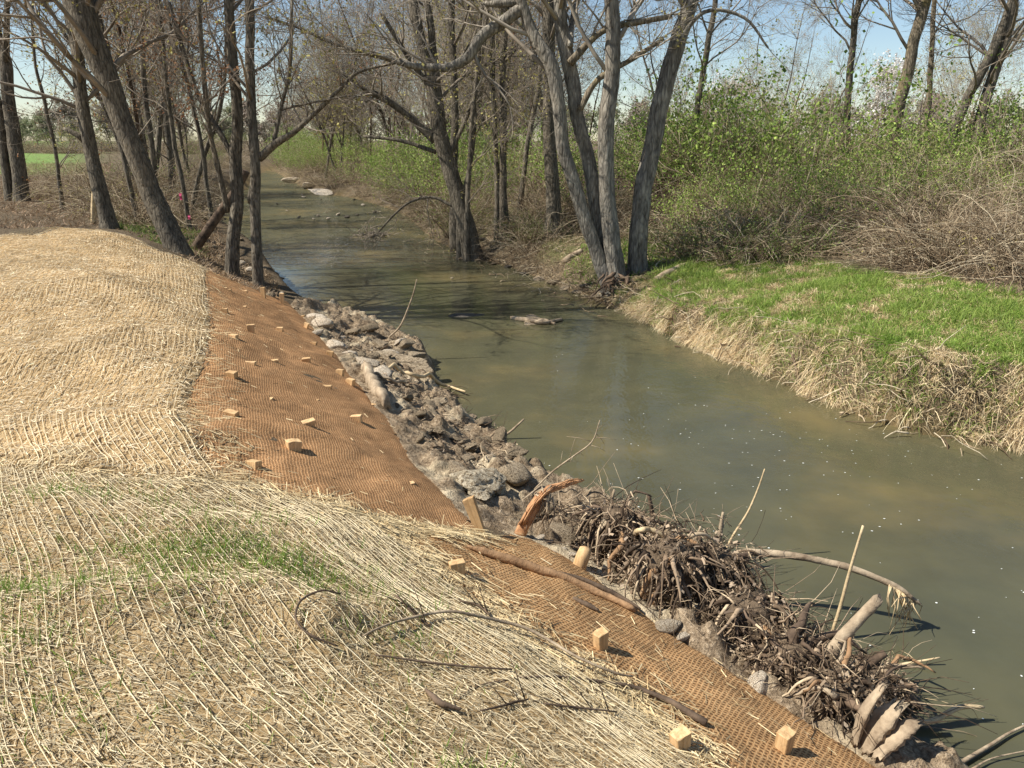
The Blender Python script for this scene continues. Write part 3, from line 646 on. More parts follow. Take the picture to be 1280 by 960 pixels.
rock(950, 854, 40, 'rock_white', 'broad white stone half buried at the mat edge below the root tangle', (1.1, .7, .5))
rock(429, 408, 17, 'rock_white', 'bright white stone standing up in the upper rubble')
rock(398, 417, 16, 'rock_white', 'rounded white stone next to the orange mat edge at the upper rubble')
rock(427, 424, 13, 'rock_white', 'flat whitish stone in the middle of the upper rubble')
rock(353, 368, 9, 'rock_white', 'white stone behind the outermost upright stake by the water')
rock(339, 371, 14, 'rock', 'low grey stone between the two upright stakes at the tree')
rock(371, 387, 9, 'rock', 'small blue-grey stone at the waterline past the upright stakes')
rock(342, 352, 26, 'rock', 'flat grey slab at the waterline right of the thin near trunk', (1.2, .8, .3), z=.12)
rock(340, 343, 18, 'rock', 'upper flat slab behind the waterline slab by the thin near trunk', (1.2, .8, .3), z=.14)
rock(703, 674, 60, 'rock', 'lump of pale dried mud and stone beside the orange broken branch', (1, .7, .5), name='boulder')
for (u, v, wp) in [(664, 672, 9), (676, 674, 14), (690, 678, 10), (705, 688, 14), (716, 694, 12), (693, 690, 9), (722, 684, 10)]:
    rock(u, v, wp, 'rock_white', 'small white pebble in the row left of the round-topped stake', (1, .8, .5), 'white pebbles beside the round-topped stake', 'pebble')
UPR = hits([(388, 396), (440, 408), (525, 438), (540, 480), (490, 500), (440, 455), (400, 420)])[:, :2]
for p in sample_poly(UPR, 34):
    k = 'rock' if R.random() < .7 else 'rock_white'; r = R.uniform(.07, .24)
    o = thing('stone', (p[0], p[1], gz(*p)+r*.15), 'angular grey or whitish stone among the upper bank rubble', 'rock', 'stones in the upper bank rubble', R.choice(RK[k])); o.scale = (r, r*R.uniform(.6, .9), r*R.uniform(.22, .5)); o.rotation_euler = (R.uniform(-.4, .4), R.uniform(-.4, .4), R.uniform(0, 6))
MIDR = hits([(490, 490), (560, 500), (640, 560), (655, 600), (560, 600), (500, 530)])[:, :2]
for p in sample_poly(MIDR, 50):
    r = R.uniform(.03, .12)
    o = thing('clod', (p[0], p[1], gz(*p)+r*.15), 'broken brown clod lying on the dried flood soil', 'clod', 'clods on the flood soil', R.choice(RK['rock'])); o.scale = (r, r*.8, r*.4); o.rotation_euler = (R.random()*.4, R.random(), R.uniform(0, 6))
for (u, v, wp) in [(374, 275, 8), (389, 273, 6), (400, 272, 7), (412, 271, 7), (424, 270, 9), (436, 270, 10), (448, 271, 9), (375, 244, 8), (384, 243, 6), (362, 262, 5), (345, 252, 6), (400, 250, 6), (560, 347, 6), (455, 258, 10), (441, 248, 12), (470, 265, 9)]:
    rock(u+R.uniform(-6, 6), v+R.uniform(-3, 3), wp*R.uniform(.4, .9), 'rock_dark' if R.random() < .4 else 'rock_white', 'small stone breaking the surface of the riffle', (1, .7, .5), 'stones in the riffle', z=.02)
for (u, v, wp, a) in [(385, 234, 34, 'long pale gravel slab nearest the far bend, right bank'), (402, 241, 30, 'pale slab nearest the viewer on the far gravel bar'), (370, 226, 30, 'far pale stones at the end of the visible stream')]:
    rock(u, v, wp, 'rock_white', a, (1.3, .6, .18), z=.12)
for (u, v, wp) in [(246, 262, 10), (256, 275, 10), (262, 288, 14), (252, 300, 14), (266, 310, 14), (274, 322, 12), (240, 285, 9), (300, 300, 10), (300, 330, 14), (312, 338, 14), (230, 272, 8)]:
    rock(u, v, wp, 'rock' if R.random() < .5 else 'rock_white', 'pale stone on the bank under the left trees', (1, .8, .5), 'stones under the left bank trees')
for (u, v, wp) in [(618, 330, 12), (636, 334, 14), (655, 343, 14), (672, 350, 16), (690, 354, 20), (706, 362, 18), (722, 366, 14), (604, 300, 14), (640, 300, 10), (730, 358, 16), (598, 326, 16), (748, 372, 14)]:
    rock(u, v, wp, 'rock' if R.random() < .6 else 'rock_dark', 'flat stone along the foot of the right bank below the saplings', (1, .8, .35), 'flat stones at the right waterline')
rock(590, 398, 66, 'rock_dark', 'shallow brown rock under the water left of the small driftwood', (1.2, .7, .2), z=-.06, sink=.8, name='submerged_rock')
rock(672, 405, 56, 'rock', 'shallow sandy rock under the small driftwood in midstream', (1.2, .7, .2), z=-.02, sink=.7, name='submerged_rock')

for (u, v, wp, lb) in [(41, 394, 13, 'dark soil clod on the straw mound, leftmost'), (146, 421, 9, 'small dark clod half way up the straw mound'), (112, 464, 12, 'dark clod low on the straw mound beside a faint shadow'), (222, 360, 7, 'tiny dark clod near the top of the straw mound')]:
    rock(u, v, wp, 'rock_dark', lb, (1, .7, .4), name='clod')
# ------------------------------------------------------------------ stakes
import bmesh
def stake(u, v, w_, t_, h_, label, rz=0., tx=0., ty=0., notch=False):
    b = bmesh.new(); bmesh.ops.create_cube(b, size=1)
    for q in b.verts: q.co = Vector((q.co.x*w_, q.co.y*t_, q.co.z*(h_+.12)+(h_-.12)/2))
    bmesh.ops.subdivide_edges(b, edges=[e for e in b.edges if abs(e.verts[0].co.z-e.verts[1].co.z) < .001 and abs(e.verts[0].co.x-e.verts[1].co.x) > .001], cuts=3)
    for q in b.verts:
        if q.co.z > 0:
            q.co.z += .10*q.co.x+R.uniform(-.003, .003)
            if notch and q.co.x > 0.001: q.co.z -= .016
        else: q.co.x *= .55; q.co.y *= .8
    bmesh.ops.bevel(b, geom=[e for e in b.edges if not (e.verts[0].co.z > 0 and e.verts[1].co.z > 0 and abs(e.calc_face_angle(0)) < .2)], offset=.003, segments=1, affect='EDGES')
    me = bpy.data.meshes.new('stake'); b.to_mesh(me); b.free(); me.materials.append(MT['wood'])
    p = hitg(u, v); o = thing('wooden_stake', (p[0], p[1], p[2]-.01), label, 'stake', 'wooden stakes pinning the mats', me)
    o.rotation_euler = (tx, ty, rz); return o
ST = [ # u, v(base), width, thick, height, rz, tx, ty, label, notch
 (306, 367, .09, .04, .05, .1, 0, 0, 'low stake left of the two upright stakes, top corner of the orange mat'),
 (330, 374, .075, .045, .17, .05, 0, 0, 'left one of the two tall upright stakes at the foot of the thin trunk'),
 (353, 381, .075, .045, .17, -.1, 0, .05, 'right one of the two tall upright stakes, outermost by the water'),
 (304, 385, .09, .04, .03, .2, 0, 0, 'nearly flush stake below the low one at the top corner of the mat'),
 (287, 365, .05, .04, .04, .2, 0, 0, 'tiny pale stake nearest the straw edge, top of the orange mat'),
 (281, 392, .09, .04, .06, .1, 0, 0, 'uppermost dark-faced stake beside the straw seam'),
 (314, 418, .08, .045, .10, .1, 0, 0, 'tallest stake of the upper row, standing in the middle of the slope'),
 (292, 424, .09, .045, .05, -.3, .1, 0, 'tilted stake left of the tallest in the upper row'),
 (350, 415, .085, .045, .06, .1, 0, 0, 'stake right of the tallest in the upper row'),
 (382, 410, .08, .04, .08, -.4, 0, .3, 'pale stake leaning at the edge of the orange mat, highest of the edge row'),
 (379, 396, .06, .04, .03, 0, 0, 0, 'tiny stake above the leaning pale one at the mat edge'),
 (392, 432, .08, .04, .05, -.2, 0, .1, 'edge stake beside the rounded white stone'),
 (412, 446, .08, .04, .07, -.2, 0, .1, 'edge stake just below the one beside the white stone'),
 (342, 453, .09, .03, .03, 0, 0, 0, 'nearly flush stake in the middle row between the pale-topped pair'),
 (383, 453, .09, .045, .05, 0, 0, 0, 'pale-topped dark stake right in the middle row'),
 (312, 457, .12, .045, .04, .1, 0, 0, 'wide pale-topped stake left in the middle row'),
 (291, 473, .10, .045, .06, -.5, .15, 0, 'tilted stake near the loose straw left of the slope'),
 (425, 470, .085, .045, .07, -.5, 0, .1, 'upper one of the two dark stakes side by side at the mat edge'),
 (438, 482, .09, .045, .07, -.7, 0, .1, 'lower one of the two dark stakes side by side at the mat edge'),
 (408, 485, .10, .045, .03, 0, 0, 0, 'short wide stake left of the edge pair'),
 (391, 500, .11, .04, .012, -.25, 0, 0, 'stake driven flush, only a pale sliver showing on the slope'),
 (464, 506, .09, .04, .015, .1, 0, 0, 'flush pale stake at the mat edge beside the weathered log'),
 (333, 500, .12, .04, .02, -.2, .2, 0, 'split stake showing as a pale hook in the middle of the slope'),
 (290, 521, .11, .05, .05, -.6, .2, .1, 'slanted wedge-topped stake nearest the straw seam, lower slope'),
 (384, 533, .11, .05, .05, .6, .2, -.1, 'slanted wedge-topped stake above the thick notched one'),
 (367, 563, .10, .07, .075, .5, 0, .05, 'thick notched stake, the largest on the orange slope', True),
 (317, 583, .11, .045, .04, -.4, 0, 0, 'pale-topped stake at left below the thick notched one'),
 (446, 527, .09, .045, .06, -.2, .2, 0, 'pale stake in the fold of the mat near the rubble corner'),
 (459, 612, .09, .04, .012, -.1, 0, 0, 'flush pale stake low on the orange slope, left of a slanted sliver'),
 (511, 606, .09, .04, .02, .5, 0, 0, 'slanted pale sliver of a stake low on the orange slope'),
 (456, 648, .05, .04, .04, 0, 0, 0, 'small stake poking through the seam with the near straw blanket'),
 (603, 668, .08, .045, .23, -.2, 0, -.38, 'tall pale fresh stake leaning left at the tip of the orange mat'),
 (572, 720, .08, .06, .08, .25, 0, 0, 'dark brown block stake below the tall leaning one, on the near mat'),
 (670, 712, .07, .04, .03, -.3, 0, .1, 'short stake against the long flat dead branch'),
 (751, 814, .07, .06, .105, .7, 0, 0, 'block stake alone in the middle of the near coir mat'),
 (851, 941, .08, .06, .10, .35, 0, 0, 'block stake at the bottom edge beside the thick end of the long twig'),
 (978, 940, .07, .06, .10, .75, 0, 0, 'block stake nearest the root tangle at the bottom right of the mat')]
for s in ST: stake(s[0], s[1], s[2]*R.uniform(.92, 1.08), s[3]*R.uniform(.85, 1.1), s[4]*1.15, s[8], s[5]+R.uniform(-.2, .2), s[6]+R.uniform(-.12, .12), s[7]+R.uniform(-.1, .1), len(s) > 9)
# round topped stake
T = Tubes(); p = hitg(724, 708); q = atY(733, 684, p[1]+.02); T.add(np.array([p-[0, 0, .1], p, p*.5+q*.5, p*.1+q*.9, q]), np.array([.045, .045, .046, .04, .02]), 12, rough=.05)
thing('round_stake', p, 'round-topped wooden stake leaning right beside the white pebbles', 'stake', 'wooden stakes pinning the mats', T.build('stake', MT['wood'], origin=p))

# ------------------------------------------------------------------ sticks, logs and branches
def zline(L, lift=0., flat=False):
    """pixels with metre radius: first point on the ground, others at given Y offsets"""
    out = []
    for q in L:
        u, v = q[0], q[1]
        if flat: p = hitg(u, v); out.append(p+np.array([0, 0, lift]))
        else: out.append(None)
    return np.array(out)
def stick(L, wpx, mat, label, cat='branch', name='dead_branch', flat=True, Y=None, side=6, rough=.12, lift=.01, subs=None, group=None, wob=.0, fl=1., back=0.):
    """L pixels; flat lies on the land; else in a vertical plane starting at the base point's depth (Y per point allowed)"""
    if flat:
        P = np.array([hitg(u, v) for u, v in L]); lift = lift+(.05 if inpoly(P[len(P)//2][None, :2], P_NEAR)[0] else (.02 if inpoly(P[len(P)//2][None, :2], P_LO)[0] else 0)); P[:, 2] += lift
    else:
        p0 = hitg(*L[0]); p0 = p0*(1-back/p0[1])+np.array([0, 0, CAMZ])*(back/p0[1])
        ys = [p0[1]+(Y[i] if Y is not None else 0) for i in range(len(L))]; P = np.array([atY(u, v, y) for (u, v), y in zip(L, ys)]); P[0] = p0
    W = np.interp(np.linspace(0, 1, len(L)), np.linspace(0, 1, len(wpx)), wpx) if not np.isscalar(wpx) else np.full(len(L), wpx)
    rad = W/2/FOC*np.linalg.norm(P-np.array([0, 0, CAMZ]), axis=1)
    Q = smooth_line(np.column_stack([P, rad]), 5); P, rad = Q[:, :3], np.abs(Q[:, 3])+.0008
    if flat: P[:, 2] = np.maximum(P[:, 2], np.array([gz(a, b) for a, b in P[:, :2]])+rad*.5+lift)
    P = P+NR.normal(size=P.shape)*wob
    o = P[0].copy(); T = Tubes(None, fl); T.add(P, rad, side, rough=rough)
    ob = thing(name, o, label, cat, group, T.build(name, MT[mat], origin=o))
    if subs:
        S = Tubes(); rg = random.Random(len(L))
        for _ in range(subs):
            i = rg.randrange(len(P)//3, len(P)-1); a = P[i]; d = np.array([rg.gauss(0, 1), rg.gauss(0, .4), rg.gauss(.1, .6)]); d /= np.linalg.norm(d); l = rg.uniform(.08, .22)
            S.add(np.array([a, a+d*l*.5+[0, 0, .01], a+d*l]), np.array([.003, .002, .001]), 4)
        link('twig', S.build('twig', MT[mat], origin=o), ob, kind='stuff')
    return ob
stick([(585, 690), (610, 699), (640, 709), (680, 722), (720, 736), (760, 754), (790, 768)], [4, 10, 12, 11, 10, 9, 8], 'drift_brown', 'long flat weathered branch lying across the top of the near coir mat', rough=.3, side=8)
stick([(700, 722), (730, 732), (770, 750), (800, 768)], [3, 6, 6, 3], 'drift_dark', 'dark thin stick lying along the long flat branch at the mat edge')
stick([(716, 754), (735, 764), (748, 770)], [4, 7, 3], 'drift_dark', 'short dark bark sliver below the long flat branch')
stick([(456, 816), (496, 798), (540, 787), (584, 787), (636, 798), (680, 816), (724, 842), (768, 860), (790, 864)], [2, 3, 3.4, 3.4, 3.6, 3.4, 3, 2.6, 1.6], 'drift', 'long arching tan twig crossing the near straw blanket, the upper of two', rough=.05, lift=.03)
stick([(570, 890), (592, 871), (628, 862), (665, 857), (716, 858), (760, 864), (797, 871), (834, 886), (863, 904), (882, 915)], [1.6, 2.4, 3, 3.2, 3.6, 4.2, 5, 7, 9, 9], 'drift_dark', 'long dark twig with a thick end near the bottom block stake, the lower of two', rough=.08, lift=.02)
stick([(427, 761), (397, 759), (378, 770), (371, 790), (380, 806), (400, 818), (424, 827)], [1.5, 2, 2.4, 2.4, 2.2, 2, 1.5], 'drift_dark', 'dark twig bent into a half loop on the straw', rough=.05, lift=.02)
stick([(533, 879), (543, 890), (551, 897), (565, 901), (577, 904)], [4, 8, 8, 6, 3], 'drift_dark', 'short thick grey stick in the middle of the near straw', rough=.2)
stick([(495, 760), (515, 780), (538, 798)], [3, 3, 2], 'drift_dark', 'dark forked twig above the upper long tan twig', subs=6)
stick([(470, 835), (520, 842), (575, 848), (640, 852)], [1.5, 2.5, 2.5, 1.5], 'drift_dark', 'thin dark twig between the two long arching twigs')
stick([(575, 765), (600, 772), (612, 783)], [2, 3.5, 2], 'drift_dark', 'small dark curled twig at the straw border', subs=5)
stick([(600, 905), (640, 895), (660, 890)], [1.5, 3, 1.5], 'drift_dark', 'small dark twig at the bottom near the seedlings', subs=4)
stick([(478, 660), (500, 661), (522, 663)], [2, 3.5, 2], 'drift_dark', 'dark twig lying on the straw seam below the orange mat')
stick([(680, 895), (720, 900), (770, 905)], [1.5, 2.5, 1.5], 'drift_dark', 'thin dark twig right of the bottom seedlings', subs=6)
stick([(455, 463), (462, 478), (472, 495), (482, 512)], [11, 15, 16, 12], 'drift', 'weathered grey log end beside the orange mat edge', 'log', 'log', rough=.25, side=10)
stick([(460, 470), (500, 474), (523, 477), (557, 487), (582, 495)], [3, 5, 5, 4, 2.5], 'drift_pale', 'pale stick reaching from the rubble out over the water', rough=.15, lift=.06)
stick([(470, 476), (495, 482), (515, 482)], [3, 4, 2], 'drift', 'short pale stick just under the one reaching over the water', lift=.04)
stick([(486, 422), (500, 408), (510, 386), (517, 366), (521, 349)], [3, 2.6, 2.2, 1.8, 1.2], 'drift', 'thin bent twig rising alone above the upper rubble', flat=False, Y=[0]*5)
stick([(620, 549), (636, 541), (655, 524)], [4, 3.4, 2.4], 'drift', 'short pale stick poking over the water by the soil bank', flat=False)
stick([(637, 563), (642, 556), (645, 551)], [3, 2.6, 1.5], 'drift_dark', 'tiny dark stub at the tip of the soil bank', flat=False)
stick([(668, 612), (690, 590), (717, 570), (740, 552), (750, 525)], [2.6, 2.2, 2, 1.6, 1], 'drift', 'thin branching twig rising over the water behind the orange broken branch', flat=False, subs=12)
# orange broken branch
o = stick([(650, 668), (660, 650), (672, 628), (684, 614), (700, 607), (728, 600)], [13, 14, 13, 10, 8, 3], 'drift_orange', 'splintered orange-red broken branch bent over at the rubble point', flat=False, Y=[0, 0, .03, .06, .1, .2], rough=.3, side=9)
S = Tubes(None, .7); oo = np.array(o.location)
for i in range(12):
    u0 = R.uniform(-6, 6); P = np.array([atY(655+u0, 655, oo[1]-.03), atY(668+u0*.8, 632, oo[1]-.02+R.gauss(0, .02)), atY(684+R.uniform(-4, 4), 613+R.uniform(-5, 4), oo[1]+R.gauss(0, .03)), atY(705+R.uniform(-6, 6), 605+R.uniform(-5, 5), oo[1]+.1), atY(724+R.uniform(-14, 6), 601+R.uniform(-4, 3), oo[1]+.15)])
    S.add(smooth_line(P, 3), np.linspace(.009, .003, 13), 5, rough=.15)
link('splinter', S.build('splinter', MT['drift_orange'], origin=oo), o, kind='stuff')
S = Tubes(); oo = np.array(o.location)
for i in range(16):
    a = atY(R.uniform(668, 692), R.uniform(606, 622), oo[1]+.0); b = atY(R.uniform(655, 690), R.uniform(640, 672), oo[1]-.05); m = (a+b)/2+np.array([R.gauss(0, .03), R.gauss(0, .03), 0])
    S.add(np.array([a, m, b]), np.array([.006, .005, .002]), 4)
link('bark_shred', S.build('bark_shred', MT['drift'], origin=oo), o, kind='stuff')

def slab(L, wpx, mat, label, n=11, Y=0., name='driftwood', cat='driftwood', spread=1., seed=1):
    rg = random.Random(seed); p0 = hitg(*L[0]); C = smooth_line(np.array([p0]+[atY(u, v, p0[1]+Y*(i+1)) for i, (u, v) in enumerate(L[1:])]), 5); m = len(C)
    wid = np.interp(np.linspace(0, 1, m), np.linspace(0, 1, len(wpx)), wpx)/2/FOC*np.linalg.norm(p0-np.array([0, 0, CAMZ])); T = Tubes(None, .6)
    d = C[-1]-C[0]; sd_ = np.cross(d, [0, -1, .6]); sd_ /= np.linalg.norm(sd_)+1e-9; dp = np.cross(sd_, d); dp /= np.linalg.norm(dp)+1e-9
    T.flat = .45; r = wid*np.array([rg.uniform(.9, 1.1) for _ in range(m)])*.95; T.add(C, r, 18, rough=.26)
    return thing(name, p0, label, cat, None, T.build(name, MT[mat], origin=p0))
# ------------------------------------------------------------------ root wads
def wander(p, d, L, n, wob, grav, rg):
    P = [np.array(p, float)]; d = np.array(d, float); d /= np.linalg.norm(d)+1e-9
    for _ in range(n):
        d = d+np.array([rg.gauss(0, wob), rg.gauss(0, wob), rg.gauss(0, wob)+grav]); d /= np.linalg.norm(d); P.append(P[-1]+d*L/n)
    return np.array(P)
WOODC = [s3(98, 82, 64)[:3], s3(128, 108, 86)[:3], s3(158, 136, 110)[:3], s3(64, 52, 41)[:3], s3(76, 62, 48)[:3], s3(190, 168, 136)[:3]]
def root_wad(u, v, rad, label, nroots, nfine, hgt, seed, droop=-.25):
    rg = random.Random(seed); p = hitg(u, v); root = thing('root_wad', p, label, 'root wad'); c = p+np.array([0, 0, hgt*.5])
    T = Tubes(); T.add(wander(p-[0, 0, .1], (0, 0, 1), hgt+.1, 6, .2, 0, rg), np.array([1.3, 1.15, 1, .9, .95, .8, .5])*rad*.28, 10, rough=.35); link('stump', T.build('stump', MT['drift_dark'], origin=p), root)
    V = IV2.copy(); th_ = np.arctan2(V[:, 1], V[:, 0]); rd = 1+.45*fbm(th_*3.5+seed, V[:, 2]*1.2, 4, seed)+.3*fbm(V[:, 0]*5+seed, V[:, 1]*5+V[:, 2]*2, 3, seed+3); V = V*rd[:, None]*np.array([rad*.78, rad*.62, hgt*.62])+np.array([0, 0, hgt*.42])
    link('root_ball', mesh('root_ball', V, [IF2], MT['mud']), root)
    T = Tubes(WOODC)
    for i in range(34):
        a = rg.uniform(2.6, 6.8); q = c+np.array([math.cos(a)*rad*.6, math.sin(a)*rad*.5, hgt*rg.uniform(.1, .55)]); T.add(wander(q, (math.cos(a)*.7, math.sin(a)*.7, rg.uniform(-.6, .5)), hgt*rg.uniform(.5, 1.2), 7, .22, -.32, rg), np.linspace(rg.choice([.006, .01, .016]), .004, 8), 6, rough=.2)
    link('hanging_roots', T.build('hanging_roots', MT['piece'], True, origin=p), root, kind='stuff')
    for i in range(int(nroots*1.7)):
        th = rg.uniform(0, 6.3); d = (math.cos(th), math.sin(th), rg.uniform(-.1, .9)); st = c+np.array([rg.gauss(0, rad*.25), rg.gauss(0, rad*.25), rg.uniform(-.1, .3)*hgt])
        P = wander(st, d, rad*rg.uniform(1.1, 2.6), 9, .3, droop*.6, rg); T = Tubes(); T.add(P, np.linspace(rg.choice([.012, .018, .026, .036, .05]), .005, len(P)), 7, rough=.2)
        link('root', T.build('root', MT[rg.choice(['drift', 'drift_brown', 'drift_dark', 'drift_dark'])], origin=p), root)
    T = Tubes()
    for i in range(nfine):
        st = c+np.array([rg.gauss(0, rad*.45), rg.gauss(0, rad*.45), rg.gauss(0, hgt*.32)]); th = rg.uniform(0, 6.3)
        P = wander(st, (math.cos(th), math.sin(th), rg.uniform(-.8, .9)), rg.uniform(.06, .34), 5, .45, droop*.5, rg); r0 = rg.choice([.002, .003, .003, .005, .008]); T.add(P, np.linspace(r0, .0012, 6), 4, tint=rg.choice(WOODC))
    link('rootlets', T.build('rootlets', MT['piece'], True, origin=p), root, kind='stuff')
    n = int(nfine*4); Q = c+NR.normal(size=(n, 3))*np.array([rad*.4, rad*.4, hgt*.3]); D = NR.normal(size=(n, 3)); D[:, 2] -= .4
    link('leaf_litter', strips('leaf_litter', Q, D, NR.uniform(.01, .05, n), NR.uniform(.004, .018, n), MT['straw'], cols(n, s3(92, 76, 60), s3(178, 156, 128), .2), origin=p, segs=2, bend=.3), root, kind='stuff')
    return root
root_wad(770, 690, .22, 'leafy mud-coated root clump closest to the pebbles, highest in the tangle', 7, 300, .30, 1)
root_wad(828, 745, .27, 'big root wad with hanging vertical roots over the dark hollow', 10, 360, .37, 2, -.7)
root_wad(890, 752, .24, 'bristling root wad right of the dark hollow', 10, 300, .38, 3)
root_wad(930, 800, .24, 'dense grey root wad in the middle of the tangle', 7, 280, .28, 4)
root_wad(985, 845, .22, 'low root wad next to the broad white stone', 7, 300, .20, 5)
root_wad(1085, 872, .20, 'stiff brushy root clump over the water behind the thick cut stub', 7, 380, .20, 6)
root_wad(1040, 885, .20, 'brown stump with roots beside the grey driftwood slabs', 7, 260, .20, 7)
# loose twigs in the tangle
TG = hits([(690, 640), (770, 640), (900, 700), (1000, 780), (1110, 850), (1110, 930), (1040, 915), (960, 860), (880, 805), (800, 750), (720, 700)])[:, :2]
T = Tubes(); rg = random.Random(5)
for p in sample_poly(TG, 1000):
    z = gz(*p); th = rg.uniform(0, 6.3); P = wander((p[0], p[1], z+rg.uniform(0, .10)), (math.cos(th), math.sin(th), rg.uniform(-.2, .5)), rg.choice([.1, .2, .35, .6]), 4, .2, -.06, rg)
    T.add(P, np.linspace(rg.choice([.002, .004, .006]), .0015, 5), 4, tint=rg.choice(WOODC))
link('driftwood_tangle', T.build('driftwood_tangle', MT['piece'], True), None, kind='stuff', label='tangle of thin grey sticks washed up between the root wads', category='driftwood')
T = Tubes()
for p in np.vstack([sample_poly(UPR, 260), sample_poly(MIDR, 160)]):
    z = gz(*p); th = rg.uniform(0, 6.3); P = wander((p[0], p[1], z+rg.uniform(0, .05)), (math.cos(th), math.sin(th), rg.uniform(-.1, .4)), rg.uniform(.06, .3), 4, .3, -.1, rg)
    T.add(P, np.linspace(rg.choice([.002, .004, .007]), .0015, 5), 4, tint=rg.choice(WOODC))
link('twig_litter', T.build('twig_litter', MT['piece'], True), None, kind='stuff', label='loose grey twigs lying among the upper rubble and soil', category='driftwood')
n = 5000; Q = np.vstack([sample_poly(TG, 3400), sample_poly(UPR, 900), sample_poly(MIDR, 700)]); zz = np.array([gz(*q) for q in Q])+NR.random(n)*.03
D = NR.normal(size=(n, 3)); D[:, 2] = np.abs(D[:, 2])*.3
link('debris_litter', strips('debris_litter', np.column_stack([Q, zz]), D, NR.uniform(.01, .05, n), NR.uniform(.004, .014, n), MT['straw'], cols(n, s3(96, 80, 62), s3(190, 168, 138), .2)), None, kind='stuff', label='shredded bark and leaf debris strewn over the rubble strip', category='debris')
# named branches of the tangle
stick([(790, 672), (797, 664), (812, 662), (826, 668), (836, 680)], [6, 7, 7, 6, 4], 'drift_pale', 'pale root bent in an arch on top of the hanging-root wad', flat=False, Y=[-.75]*5)
stick([(822, 668), (832, 660), (842, 657)], [8, 8, 5], 'drift_pale', 'short pale splintered stub right of the arched root', flat=False, Y=[-.7]*3)
stick([(818, 655), (815, 638), (811, 619)], [5, 6, 5], 'drift_dark', 'short black stub standing up behind the arched root', flat=False)
stick([(902, 700), (915, 672), (935, 640), (948, 610), (956, 586)], [3.4, 3, 2.6, 2.2, 1.4], 'drift_pale', 'long thin curved twig rising over the water, near the middle of the tangle', flat=False)
stick([(893, 715), (897, 690), (901, 660), (904, 640)], [5, 6, 6, 3], 'drift', 'debris-hung upright sprig beside the long thin curved twig', flat=False, subs=26)
stick([(760, 660), (762, 640), (768, 612)], [6, 6, 3], 'drift', 'debris-hung upright sprig at the highest end of the tangle', flat=False, subs=26)
stick([(862, 700), (868, 680), (876, 658)], [4, 4, 3], 'drift', 'short upright forked sprig left of the tall debris-hung one', flat=False, subs=10)
ob = stick([(903, 698), (930, 691), (965, 692), (1000, 696), (1035, 703), (1060, 709), (1095, 722), (1125, 736), (1150, 755)], [7, 9, 9, 8.5, 8, 8, 7, 6, 3], 'drift', 'long arching dark branch reaching out over the water with a frayed tip', flat=False, Y=[0, .0, .0, -.03, -.06, -.1, -.15, -.2, -.25], rough=.15, side=8, back=.75)
S = Tubes(); oo = np.array(ob.location)
for i in range(26):
    a = atY(1112+i*1.4, 731+i*.9, oo[1]-.22); b = atY(1132+R.uniform(-24, 22), 772+R.uniform(-14, 26), oo[1]-.22+R.gauss(0, .05)); S.add(np.array([a, (a+b)/2+[R.gauss(0, .02), 0, .02], b]), np.array([.006, .004, .002]), 4)
link('frayed_root', S.build('frayed_root', MT['drift_pale'], origin=oo), ob, kind='stuff')
stick([(1037, 800), (1050, 760), (1062, 715), (1079, 657)], [4, 4, 3.6, 2.6], 'drift_pale', 'straight thin stick standing upright beside the thick cut stub', flat=False)
stick([(1032, 850), (1036, 825), (1050, 800), (1070, 778), (1097, 750)], [20, 16, 13, 12, 12], 'drift', 'thick grey stub with a pale cut end slanting up to the right', flat=False, Y=[0, 0, 0, .02, .04], side=9, rough=.15)
stick([(1022, 800), (1028, 825), (1034, 850), (1036, 900)], [9, 14, 22, 28], 'drift_dark', 'upright brown trunk base under the thick cut stub', 'log', 'log', flat=False, Y=[0, -.1, -.2, -.25], side=10, rough=.25)
stick([(1050, 858), (1075, 838), (1107, 816)], [10, 10, 8], 'drift_dark', 'smaller slanted stub just below the thick cut stub', flat=False, side=8)
slab([(1068, 930), (1076, 902), (1087, 880), (1104, 858)], [15, 17, 15, 10], 'drift', 'narrow curved grey driftwood slab at the bottom of the tangle', 4, spread=1.3, seed=4)
slab([(1080, 938), (1096, 912), (1110, 896), (1122, 884)], [22, 30, 28, 18], 'drift', 'broad split driftwood slab right of the narrow curved one', 5, spread=1.3, seed=5)
slab([(1092, 944), (1112, 926), (1134, 910), (1150, 904)], [22, 28, 22, 8], 'drift', 'lowest driftwood chunk, from which the long pale stick reaches over the water', 5, spread=1.3, seed=6)
stick([(1120, 915), (1145, 906), (1170, 899), (1200, 884), (1230, 884)], [7, 6, 6, 6, 3], 'drift_pale', 'long pale forked stick reaching out over the water at the lower right', flat=False, Y=[0, .02, .04, .06, .08], subs=4)
stick([(1110, 832), (1130, 830), (1175, 822)], [3, 3, 1.6], 'drift_pale', 'small pale twig sticking out over the water above the long pale stick', flat=False, subs=3)
stick([(1110, 855), (1150, 860), (1190, 880)], [2, 2, 1.2], 'drift_dark', 'thin drooping twig touching the water right of the brushy clump', flat=False, Y=[0, 0, -.1])
for L, w_, lb in (([(1190, 960), (1215, 945), (1240, 930), (1262, 916), (1290, 903)], [6, 6, 5, 4, 3], 'pale branch floating in the bottom right corner'), ([(1215, 962), (1240, 948), (1285, 938)], [4, 3, 2], 'thinner branch crossing under the one in the bottom right corner')):
    P = np.array([atz(u, v, .03) for u, v in L]); rad = np.array(w_)/2/FOC*4.3; T = Tubes(); T.add(smooth_line(P, 5), np.interp(np.linspace(0, 4, len(P)*5-4), range(len(rad)), rad) if len(rad) == len(P) else rad, 6, rough=.1); thing('dead_branch', P[0], lb, 'branch', None, T.build('dead_branch', MT['drift'], origin=P[0]))
